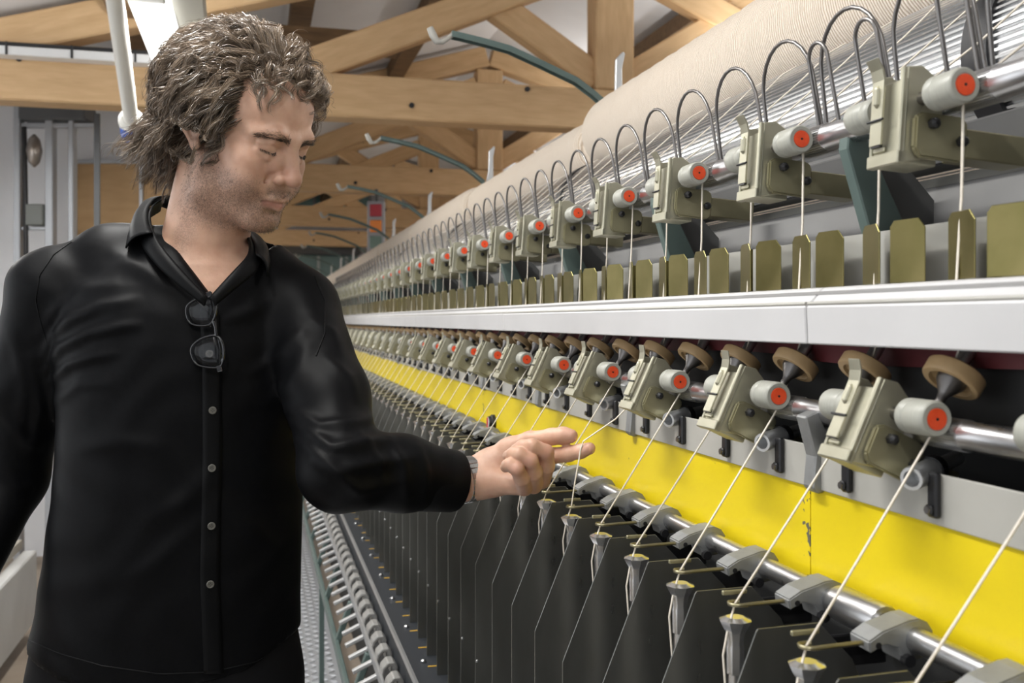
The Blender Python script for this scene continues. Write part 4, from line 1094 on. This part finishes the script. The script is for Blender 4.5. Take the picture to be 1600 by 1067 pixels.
Vs = Vs + Ns * (D * front * edge)[:, None]
Vs = lap(Vs, Qs, .4)
shirt_m = mat('black_cotton', (.0030, .0031, .0037), .47, color2=(.0045, .0047, .0055), nscale=180, bump=.08, bscale=900, spec=.11)
shirt = put('shirt', to_mesh('shirt', Vs, Qs, shirt_m), person)
bvh = BVHTree.FromPolygons([tuple(v) for v in Vs], [tuple(int(i) for i in q) for q in Qs])
def onshirt(px, py, off=.001):
    d = Vector(((px - 800) / 1555.0, 1.0, (500 - py) / 1555.0)); hit = bvh.ray_cast(Vector((0, 0, H)) + d * .6, d)
    if hit[0] is None: return None
    n = hit[1]
    if n.dot(d) > 0: n = -n
    return np.array(hit[0]) + np.array(n) * off, np.array(n)
def loc_(p): return tuple(np.asarray(p) - BASE + np.array((0, 0, -.03)))
trim_m = mat('black_cotton_trim', (.0042, .0044, .0050), .5, spec=.14, bump=.1, nscale=400)
# placket strip
def strip(rows, name, m, parent, thick=.0014):
    mb = MB(); w_ = len(rows[0]); vs = []; fs = []
    for r in rows: vs += [loc_(p) for p in r]
    for i in range(len(rows) - 1):
        for j in range(w_ - 1): fs.append((i*w_ + j, i*w_ + j + 1, (i+1)*w_ + j + 1, (i+1)*w_ + j))
    o = mb.add(vs, fs).build(name, m, parent, smooth=60)
    sm_ = o.modifiers.new('thickness', 'SOLIDIFY'); sm_.thickness = thick; sm_.offset = 0
    return o
rows = []
for py in np.linspace(470, 1052, 80):
    cx = np.interp(py, [466, 560, 700, 900, 1055], [326, 331, 332, 328, 334]); hw = np.interp(py, [466, 490, 1055], [9, 15, 15.5]); r = []
    for t in (-1, -.5, 0, .5, 1):
        q = onshirt(cx + t * hw, min(py, 1056), .0020 if abs(t) < 1 else .0012)
        if q is None: break
        r.append(q[0])
    if len(r) == 5: rows.append(r)
strip(rows, 'placket', trim_m, person)
btn = mat('grey_button', (.10, .098, .088), .3, color2=(.17, .165, .145), nscale=300, spec=.6)
for px, py in ((327, 553), (332, 641), (331, 731), (330, 821), (328, 912)):
    q = onshirt(px, py, .0032)
    if q is None: continue
    p, n = Vector(loc_(q[0])), Vector(q[1])
    bo_ = MB().lathe(p - n * .0006, p + n * .0016, [(0, .0050), (.5, .0054), (1, .0048), (1, .0036), (.7, .0034), (.7, .0002)], 20, cap=False).build('button', btn, person, smooth=40)
    t1 = n.orthogonal().normalized(); t2 = n.cross(t1); mbh = MB()
    for s1, s2 in ((1, 1), (1, -1), (-1, 1), (-1, -1)):
        c_ = p + n * .0010 + t1 * (.0012 * s1) + t2 * (.0012 * s2); mbh.cyl(c_, c_ + n * .0002, .0006, n=6)
    mbh.build('button_holes', black_pl, bo_)
# seams laid on the cloth
for nm_s, pts in (('armhole_seam', [(112, 378), (84, 398), (62, 430), (56, 470), (64, 505), (73, 535)]), ('armhole_seam', [(492, 432), (508, 470), (508, 520), (494, 556)]), ('hem_seam', [(45, 1000), (90, 1020), (160, 1040), (250, 1053), (330, 1050), (400, 1034), (448, 1004)])):
    P_ = []
    for k_ in range(40):
        t = k_ / 39 * (len(pts) - 1); i = min(int(t), len(pts) - 2); f_ = t - i
        q = onshirt(pts[i][0] * (1 - f_) + pts[i+1][0] * f_, pts[i][1] * (1 - f_) + pts[i+1][1] * f_, .0002)
        if q is not None: P_.append(loc_(q[0]))
    if len(P_) > 3: MB().tube(P_, .0011, n=6).build(nm_s, trim_m, person, smooth=60)
# collar leaves and stand
def leaf(I, O, name, mid=.006):
    I = np.array([C(*p) for p in I]); O = np.array([C(*p) for p in O]); n_ = 28; rows = []
    def sm_int(P, t):
        k_ = np.linspace(0, 1, len(P)); return np.array([np.interp(t, k_, P[:, c_]) for c_ in range(3)])
    Is = np.array([sm_int(I, t) for t in np.linspace(0, 1, n_)]); Os = np.array([sm_int(O, t) for t in np.linspace(0, 1, n_)])
    for _ in range(3):
        Is[1:-1] = .5 * Is[1:-1] + .25 * (Is[:-2] + Is[2:]); Os[1:-1] = .5 * Os[1:-1] + .25 * (Os[:-2] + Os[2:])
    ctr = C(316, 360, 1.46)
    for a, b_ in zip(Is, Os):
        r = []
        for t in np.linspace(0, 1, 7):
            p = a * (1 - t) + b_ * t; out = p - ctr; out[2] = 0; out /= np.linalg.norm(out) + 1e-9
            r.append(p + out * mid * math.sin(math.pi * t) + np.array((0, 0, mid * .8 * math.sin(math.pi * t))))
        rows.append(r)
    return strip(rows, name, trim_m, person, .0022)
leaf([(310, 318, 1.540), (268, 305, 1.525), (243, 309, 1.495), (231, 326, 1.455), (232, 347, 1.410), (239, 364, 1.378)],
     [(306, 345, 1.560), (248, 320, 1.555), (222, 322, 1.520), (208, 345, 1.470), (201, 366, 1.425), (197, 388, 1.392)], 'collar')
leaf([(310, 318, 1.540), (345, 335, 1.545), (374, 352, 1.520), (389, 366, 1.480), (398, 382, 1.430), (400, 398, 1.390)],
     [(306, 345, 1.560), (352, 352, 1.570), (388, 368, 1.550), (414, 385, 1.500), (424, 405, 1.445), (418, 432, 1.395)], 'collar')
leaf([(262, 308, 1.500), (240, 318, 1.478), (234, 335, 1.440), (238, 358, 1.395), (250, 381, 1.368), (268, 404, 1.352), (296, 436, 1.344), (325, 466, 1.339)],
     [(250, 330, 1.520), (226, 345, 1.490), (218, 362, 1.440), (222, 385, 1.392), (236, 404, 1.364), (254, 424, 1.350), (284, 450, 1.342), (320, 478, 1.3385)], 'collar_stand', .003)
leaf([(350, 345, 1.520), (376, 358, 1.490), (388, 372, 1.450), (390, 390, 1.405), (384, 404, 1.380), (368, 420, 1.362), (348, 442, 1.348), (327, 466, 1.339)],
     [(370, 365, 1.540), (396, 380, 1.500), (408, 396, 1.450), (410, 414, 1.405), (400, 426, 1.382), (382, 440, 1.364), (360, 458, 1.350), (336, 478, 1.3395)], 'collar_stand', .003)
# shirt cuff
ca = Vector(loc_(CUFF - dcu * .060)); cb_ = Vector(loc_(CUFF - dcu * .002))
cuf = MB().lathe(ca, cb_, [(0, .0415), (0, .0448), (.08, .0462), (.92, .0438), (1, .0425), (1, .0400), (.6, .0395)], 48, cap=False).build('cuff', trim_m, person, smooth=45)
for an3 in (2.2, 2.6):
    pass
# trousers and shoes
tf = Field((-.80, 1.26, .05), (-.22, 1.66, 1.05), .009)
gx, gy, gz = tf.grid((slice(None), slice(None), slice(None)))
tf.F = np.maximum(np.maximum(torso(gx, gy, gz, -.006), gz - 1.02), .86 - gz).astype(np.float32)
for s in (-1, 1):
    hp = HIPC + np.array((s * .090, .02 * s, 0)); kn = hp + np.array((s * .012, -.01, -.40)); an2 = kn + np.array((s * .005, .03, -.395))
    chain(tf, [hp, kn, an2], [.092, .074, .060], .04)
tf.F = np.maximum(tf.F, (.085 - gz).astype(np.float32))
Vt, Qt = tf.mesh(2)
put('trousers', to_mesh('trousers', Vt, Qt, mat('black_trousers', (.004, .004, .005), .7, spec=.2)), person)
shoe_m = mat('black_leather', (.012, .011, .010), .35)
for s in (-1, 1):
    a_ = HIPC + np.array((s * .107, .02 * s + .02, -.80))
    f4 = Field(a_ + np.array((-.08, -.24, -.12)), a_ + np.array((.10, .10, .09)), .005)
    f4.cap((a_[0], a_[1] + .02, .065), (a_[0] + .03, a_[1] - .17, .062), .040, .036, .02); f4.cap((a_[0], a_[1], .08), (a_[0], a_[1], .15), .045, .045, .02)
    g3 = f4.grid((slice(None),) * 3); f4.F = np.maximum(f4.F, (.0302 - g3[2]).astype(np.float32))
    v4, q4 = f4.mesh(1); put('shoe', to_mesh('shoe', v4, q4, shoe_m), person)
# ------------------------------------------------------------------ hair, brows, lashes, stubble (in head axes, then turned)
def strands(name, P, r0, r1, colors, m, sides=3):
    """P: (n, k, 3) points in head axes"""
    n_, k_, _ = P.shape
    T = np.gradient(P, axis=1); T /= np.linalg.norm(T, axis=2, keepdims=True) + 1e-9
    ref = np.repeat((np.array((.31, .52, .79)) + (hr.normal(0, .9, (n_, 3)) if sides == 2 else 0))[:, None, :] if sides == 2 else np.tile(np.array((.31, .52, .79)), (n_, 1))[:, None, :], k_, axis=1); A = np.cross(T, ref); A /= np.linalg.norm(A, axis=2, keepdims=True) + 1e-9
    B = np.cross(T, A); rad = np.linspace(r0, r1, k_)[None, :, None]
    V_ = np.stack([P + rad * (math.cos(2*math.pi*s/sides) * A + math.sin(2*math.pi*s/sides) * B) for s in range(sides)], 2)   # n,k,s,3
    V_ = V_.reshape(-1, 3)
    i = np.arange(n_)[:, None, None] * k_ * sides; j = np.arange(k_ - 1)[None, :, None] * sides; s = np.arange(sides)[None, None, :]
    a = i + j + s; b_ = i + j + (s + 1) % sides
    if sides == 2: a = a[:, :, :1]; b_ = b_[:, :, :1]
    Q_ = np.stack([a, b_, b_ + sides, a + sides], 3).reshape(-1, 4)
    colv = np.repeat(colors, k_ * sides, axis=0)
    return put(name, to_mesh(name, h2c(V_), Q_, m, colv), person)
hair_m = bpy.data.materials.new('hair'); hair_m.use_nodes = True
nt = hair_m.node_tree; b = nt.nodes['Principled BSDF']; at = nt.nodes.new('ShaderNodeVertexColor'); at.layer_name = 'tint'
nt.links.new(at.outputs[0], b.inputs['Base Color']); b.inputs['Roughness'].default_value = .33; b.inputs['Specular IOR Level'].default_value = .7

EC = np.array((0, -.018, .038)); ER = np.array((.0765, .0980, .081))
hr = np.random.default_rng(11)
G = 1500
cand = hr.normal(size=(16000, 3)); cand /= np.linalg.norm(cand, axis=1)[:, None]
root = EC + cand * ER
ry, rz = root[:, 1], root[:, 2]
hl = np.where(ry > -.012, -.026, -.008 - (-ry - .012) * .80)
ok = (rz > hl) & (ry < np.interp(rz, HZ, HY) - .003) & ~((np.abs(root[:, 0]) > .062) & (ry > -.040) & (ry < .010) & (rz < .014))
root = root[ok][:G]; cand = cand[ok][:G]; G = len(root)
nrm = cand / ER; nrm /= np.linalg.norm(nrm, axis=1)[:, None]
frontness = sstep(.015, .055, root[:, 1]) * sstep(.055, .085, root[:, 2]); topness = sstep(.06, .11, root[:, 2]); back = sstep(-.03, -.09, root[:, 1])
sidew = np.sign(root[:, 0]) * sstep(.02, .07, np.abs(root[:, 0]))
flow = np.stack([sidew * .30 + hr.normal(0, .16, G), -.95 + .55 * frontness + hr.normal(0, .16, G), -.55 * (1 - topness) - .15 + hr.normal(0, .14, G)], 1)
far_side = sstep(.012, -.02, root[:, 0]) * frontness
flow += np.stack([-.7 * far_side, .75 * far_side, -.45 * far_side], 1)
fringe = (frontness > .35) & (hr.random(G) < .45)
flow[fringe] = np.stack([hr.normal(-.25, .45, fringe.sum()), .75 + hr.normal(0, .2, fringe.sum()), -.05 + hr.normal(0, .2, fringe.sum())], 1)
K = 22; Lg = (.075 + .045 * hr.random(G)) * (1 - .22 * frontness) * (1 + .15 * back)
Lg *= 1 - .25 * far_side
Lg[fringe] *= .72
Lg *= 1 - .45 * sstep(.0, .03, root[:, 1]) * sstep(.04, .0, root[:, 2])
lift = .35 + .45 * hr.random(G) + .35 * frontness
d = nrm * lift[:, None] + flow * .8; d /= np.linalg.norm(d, axis=1)[:, None]
clear = .006 + .026 * hr.random(G) + .006 * topness
clear *= (1 - .6 * sstep(-.03, .02, root[:, 1]) * sstep(.06, .02, root[:, 2]))
clear[fringe] = .013 + .008 * hr.random(fringe.sum())
pos = root.copy(); path = [pos.copy()]; alive = np.ones(G, bool); curl_ax = hr.normal(size=(G, 3))
for k in range(1, K):
    t = k / K
    d = d + np.stack([hr.normal(0, .05, G), hr.normal(0, .05, G), -.075 - .05 * t + hr.normal(0, .05, G)], 1)
    d += nrm * (.12 * (t > .65) * back[:, None])
    d /= np.linalg.norm(d, axis=1)[:, None]
    pos = pos + d * (Lg / K)[:, None]
    q = (pos - EC) / (ER + (clear * min(1, t * 2.2))[:, None] * .92); rr = np.linalg.norm(q, axis=1)
    out = rr < 1; pos[out] = EC + (pos - EC)[out] / rr[out][:, None]
    q = (pos - EC) / (ER + (.036 - .016 * frontness)[:, None]); rr = np.linalg.norm(q, axis=1); far_ = (rr > 1) & (pos[:, 2] > -.02)
    pos[far_] = EC + (pos - EC)[far_] / (rr[far_] ** .9)[:, None]
    ear = (np.abs(pos[:, 0]) > .05) & (pos[:, 1] > -.030) & (pos[:, 1] < .03) & (pos[:, 2] < -.006) & (root[:, 2] > .0)
    ear |= (pos[:, 1] > -.055) & (pos[:, 2] < -.055)
    alive &= ~ear; pos[~alive] = path[-1][~alive] + 1e-5
    path.append(pos.copy())
path = np.stack(path, 1)                                # G,K,3
S = 22
tt = np.linspace(0, 1, K)
amp = (.0020 + .0048 * hr.random(G)) * (1 + .9 * frontness + .3 * back); turns = (.8 + .9 * hr.random(G)) * (1 + .5 * frontness); amp[fringe] *= 1.25; ph = hr.random(G) * 6.28
T = np.gradient(path, axis=1); T /= np.linalg.norm(T, axis=2, keepdims=True) + 1e-9
A = np.cross(T, curl_ax[:, None, :]); A /= np.linalg.norm(A, axis=2, keepdims=True) + 1e-9; B = np.cross(T, A)
allP = []; allC = []
cl_tone = hr.random(G)
for s in range(S):
    jit = hr.normal(0, .0030, (G, 3)); php = ph + hr.normal(0, .16, G); ampp = amp * (1 + hr.normal(0, .14, G))
    ang = php[:, None] + 2 * math.pi * turns[:, None] * tt[None] ** 1.15
    env = (ampp[:, None] * np.minimum(1, tt * 2.2)[None])[:, :, None]
    P = path + env * (np.cos(ang)[:, :, None] * A + np.sin(ang)[:, :, None] * B) + jit[:, None, :] * (1 - .6 * tt)[None, :, None]
    fl = hr.random(G) < .04
    P = P + fl[:, None, None] * nrm[:, None, :] * (tt ** 2 * .014)[None, :, None]
    tone = np.clip(.45 * cl_tone + .40 * hr.random(G) + .15 * topness, 0, 1)[:, None] ** 1.4
    allC.append((1 - tone) * np.array((.060, .042, .029)) + tone * np.array((.38, .285, .20)) + (hr.random((G, 1)) < .08) * np.array((.14, .13, .12))); allP.append(P)
strands('hair', np.concatenate(allP), .00042, .00014, np.concatenate(allC), hair_m, 2)

# stubble: short hairs on jaw, lip and chin
w_ = stub * (Vh[:, 2] > -.14); pr_ = w_ / w_.sum(); pick = hr.choice(len(Vh), 5200, p=pr_)
r_ = Vh[pick] + hr.normal(0, .0008, (len(pick), 3)); n_ = Nh_loc[pick]; dd = n_ * .45 + np.array((0, .15, -.8)) + hr.normal(0, .3, (len(pick), 3)); dd /= np.linalg.norm(dd, axis=1)[:, None]
ln_ = .0016 + .0018 * hr.random(len(pick)) + .0015 * (w_[pick] > .8)
P = r_[:, None, :] + dd[:, None, :] * (ln_[:, None] * np.linspace(-.15, 1, 3)[None])[:, :, None]
tone = hr.random((len(pick), 1)) ** 2
strands('stubble', P, .00013, .00006, (1 - tone) * np.array((.035, .024, .018)) + tone * np.array((.20, .15, .12)), hair_m)
# brows and lashes
for s in (-1, 1):
    nb = 560; t = hr.random(nb); bx_ = s * (.011 + .041 * t); by_ = np.interp(t, [0, .5, 1], [.0950, .0925, .0690]); bz_ = np.interp(t, [0, .55, 1], [.0125, .0200, .0130]) + hr.normal(0, .0028, nb) * (1 - .5 * t)
    r_ = np.stack([bx_, by_, bz_], 1)
    tree_ = BVHTree.FromPolygons([tuple(v) for v in Vh], [tuple(int(i) for i in q) for q in Qh]) if s == -1 else tree_
    pr2 = [tree_.find_nearest(Vector(p)) for p in r_]; r_ = np.array([tuple(q[0]) for q in pr2]); nn = np.array([tuple(q[1]) for q in pr2]); sg = np.sign((nn * np.array((0, 1, .2))).sum(1)); nn *= sg[:, None]
    dd = np.stack([s * (.4 + .6 * t), -.35 * t, .55 - .75 * t], 1) + nn * .35 + hr.normal(0, .15, (nb, 3)); dd /= np.linalg.norm(dd, axis=1)[:, None]
    P = r_[:, None, :] + dd[:, None, :] * (.0065 * (.6 + .5 * hr.random(nb)))[:, None, None] * np.linspace(0, 1, 4)[None, :, None]
    strands('eyebrow', P, .00016, .00006, np.tile(np.array((.060, .042, .030)), (nb, 1)) * (.7 + .8 * hr.random((nb, 1))), hair_m)
    nl = 90; t = hr.random(nl); lx_ = s * (.0195 + .0255 * t); ly_ = np.interp(t, [0, .45, 1], [.0845, .0878, .0768]) + .0008; lz_ = np.interp(t, [0, .45, 1], [-.0035, -.0058, -.0040])
    P0 = np.stack([lx_, ly_, lz_], 1); dd = np.stack([s * (t - .4) * .6, .6 + 0 * t, -.75 + 0 * t], 1) + hr.normal(0, .1, (nl, 3)); dd /= np.linalg.norm(dd, axis=1)[:, None]
    P = P0[:, None, :] + dd[:, None, :] * .0055 * np.linspace(0, 1, 4)[None, :, None]; P[:, :, 2] += .0012 * np.linspace(0, 1, 4)[None] ** 2
    strands('eyelashes', P, .00022, .00008, np.tile(np.array((.02, .015, .012)), (nl, 1)), hair_m)

# ------------------------------------------------------------------ glasses hanging in the shirt opening
ROT = Matrix.Rotation(-TH, 4, 'Z')
def cw(px, py, zc): return Vector(C(px, py, zc))
gl = empty('eyeglasses', ROT @ Vector(C(330, 580, 1.32)), -TH, label='black framed eyeglasses hanging from the open shirt front', cat='glasses')
gl_o = Vector(C(330, 580, 1.32))
frame_bl = mat('glossy_black_frame', (.008, .008, .010), .12, spec=.6, coat=.4)
lens_m = bpy.data.materials.new('clear_lens'); lens_m.use_nodes = True
ln = lens_m.node_tree; ln.nodes.remove(ln.nodes['Principled BSDF']); tr_ = ln.nodes.new('ShaderNodeBsdfTransparent'); gs_ = ln.nodes.new('ShaderNodeBsdfGlossy'); gs_.inputs['Roughness'].default_value = .04; fr_ = ln.nodes.new('ShaderNodeFresnel'); fr_.inputs[0].default_value = 1.28
mx_ = ln.nodes.new('ShaderNodeMixShader'); tr_.inputs[0].default_value = (.92, .93, .95, 1); ln.links.new(fr_.outputs[0], mx_.inputs[0]); ln.links.new(tr_.outputs[0], mx_.inputs[1]); ln.links.new(gs_.outputs[0], mx_.inputs[2]); ln.links.new(mx_.outputs[0], ln.nodes['Material Output'].inputs[0])
def g7(x, y): return (260 + x / 6.667, 440 + y / 6.667)
def shirt_z(px, py, off):
    q = onshirt(px, py, 0)
    return (q[0][1] if q is not None else 1.34) - off
zz = min(shirt_z(x, y, .0) for x, y in ((300, 495), (335, 495), (308, 560), (345, 560), (325, 530), (320, 475), (345, 575)))
up_ = [(210, 330), (222, 250), (295, 192), (395, 152), (478, 158), (525, 240), (520, 320), (492, 400), (440, 450), (330, 455), (248, 425)]
lo_ = [(260, 740), (275, 668), (350, 602), (440, 568), (528, 566), (585, 640), (602, 750), (580, 860), (530, 892), (400, 885), (305, 845)]
def smooth_loop(pts, n=44):
    P = np.array(pts, float); m = len(P); out = []
    for k in range(n):
        t = k / n * m; i = int(t); f = t - i; p0, p1, p2, p3 = P[(i-1) % m], P[i % m], P[(i+1) % m], P[(i+2) % m]
        out.append(.5 * ((2*p1) + (-p0+p2)*f + (2*p0-5*p1+4*p2-p3)*f*f + (-p0+3*p1-3*p2+p3)*f**3))
    return out
for nm, loop, zo in (('rim', up_, .010), ('rim', lo_, .012)):
    pts = [];
    for x, y in smooth_loop(loop):
        px, py = g7(x, y); pts.append(cw(px, py, zz - zo - .004 * (x - 400) / 400) - gl_o)
    rim_ = MB().tube(pts, .0019, n=8, closed=True).build(nm, frame_bl, gl, smooth=60)
    c_ = sum(pts, Vector()) / len(pts); c_ = c_ + Vector((0, -.0016, 0)); nP = len(pts); mb = MB()
    mb.add([c_] + [c_ * .5 + p * .5 + Vector((0, -.0006, 0)) for p in pts] + pts, [(0, 1 + k, 1 + (k + 1) % nP) for k in range(nP)] + [(1 + k, 1 + nP + k, 1 + nP + (k + 1) % nP, 1 + (k + 1) % nP) for k in range(nP)])
    lo__ = mb.build('lens', lens_m, gl, smooth=60); sd = lo__.modifiers.new('thickness', 'SOLIDIFY'); sd.thickness = .0014
MB().tube([cw(*g7(492, 415), zz - .013) - gl_o, cw(*g7(512, 480), zz - .0145) - gl_o, cw(*g7(522, 560), zz - .014) - gl_o], [.0026, .0020, .0026], n=8).build('bridge', frame_bl, gl, smooth=60)
for a, b_ in (((440, 108), (455, 165)), ((548, 870), (562, 940))):
    MB().bar(cw(*g7(*a), zz - .012) - gl_o, cw(*g7(*b_), zz - .014) - gl_o, .0075, .006, (0, 1, 0)).build('hinge', frame_bl, gl, bevel=.001)
MB().tube([cw(*g7(450, 120), zz - .007) - gl_o, cw(*g7(505, 400), zz - .004) - gl_o, cw(*g7(330, 210), zz - .0035) - gl_o, cw(*g7(280, 165), zz - .002) - gl_o], .0011, n=6).build('temple', frame_bl, gl, smooth=60)
MB().tube([cw(*g7(552, 900), zz - .007) - gl_o, cw(*g7(560, 700), zz - .003) - gl_o, cw(*g7(520, 480), zz - .003) - gl_o, cw(*g7(490, 180), zz + .004) - gl_o], .0012, n=6).build('temple', frame_bl, gl, smooth=60)
for x, y in ((445, 468), (445, 545)): MB().lathe(cw(*g7(x, y), zz - .011) - gl_o, cw(*g7(x + 22, y), zz - .0085) - gl_o, [(0, .0004), (.5, .0018), (1, .0004)], 10).build('nose_pad', lens_m, gl, smooth=60)

# ------------------------------------------------------------------ wristwatch: a ring of steel links with a case behind the wrist
wc = C(730, 749, 1.4235); wd = W1 - W0; wd /= np.linalg.norm(wd)
wt = empty('wristwatch', ROT @ Vector(wc), -TH, label="steel bracelet wristwatch on the man's wrist below the cuff", cat='watch')
axw = Vector(wd); a1 = axw.orthogonal().normalized(); a2 = axw.cross(a1)
NL = 26; RW = .0318
for k in range(NL):
    an = 2 * math.pi * k / NL; rad = a1 * math.cos(an) + a2 * math.sin(an); tn = axw.cross(rad)
    M = Matrix((axw, tn, rad)).transposed().to_4x4(); M.translation = rad * RW
    lk = MB().box((-.0085, -.0034, -.0013), (.0085, .0034, .0013)).box((-.0030, -.0036, -.0016), (.0030, .0036, .0016)).build('link', steel, wt, bevel=.0004); lk.matrix_local = M
rad = (Vector((0, .85, -.5)) - axw * Vector((0, .85, -.5)).dot(axw)).normalized()
MB().lathe(rad * (RW - .001), rad * (RW + .0095), [(0, .016), (.3, .0185), (.8, .0185), (1, .016)], 28).build('case', steel, wt, smooth=35)
MB().cyl(rad * (RW + .0096), rad * (RW + .0101), .0148, n=28).build('dial', mat('watch_dial', (.70, .45, .04), .25), wt)
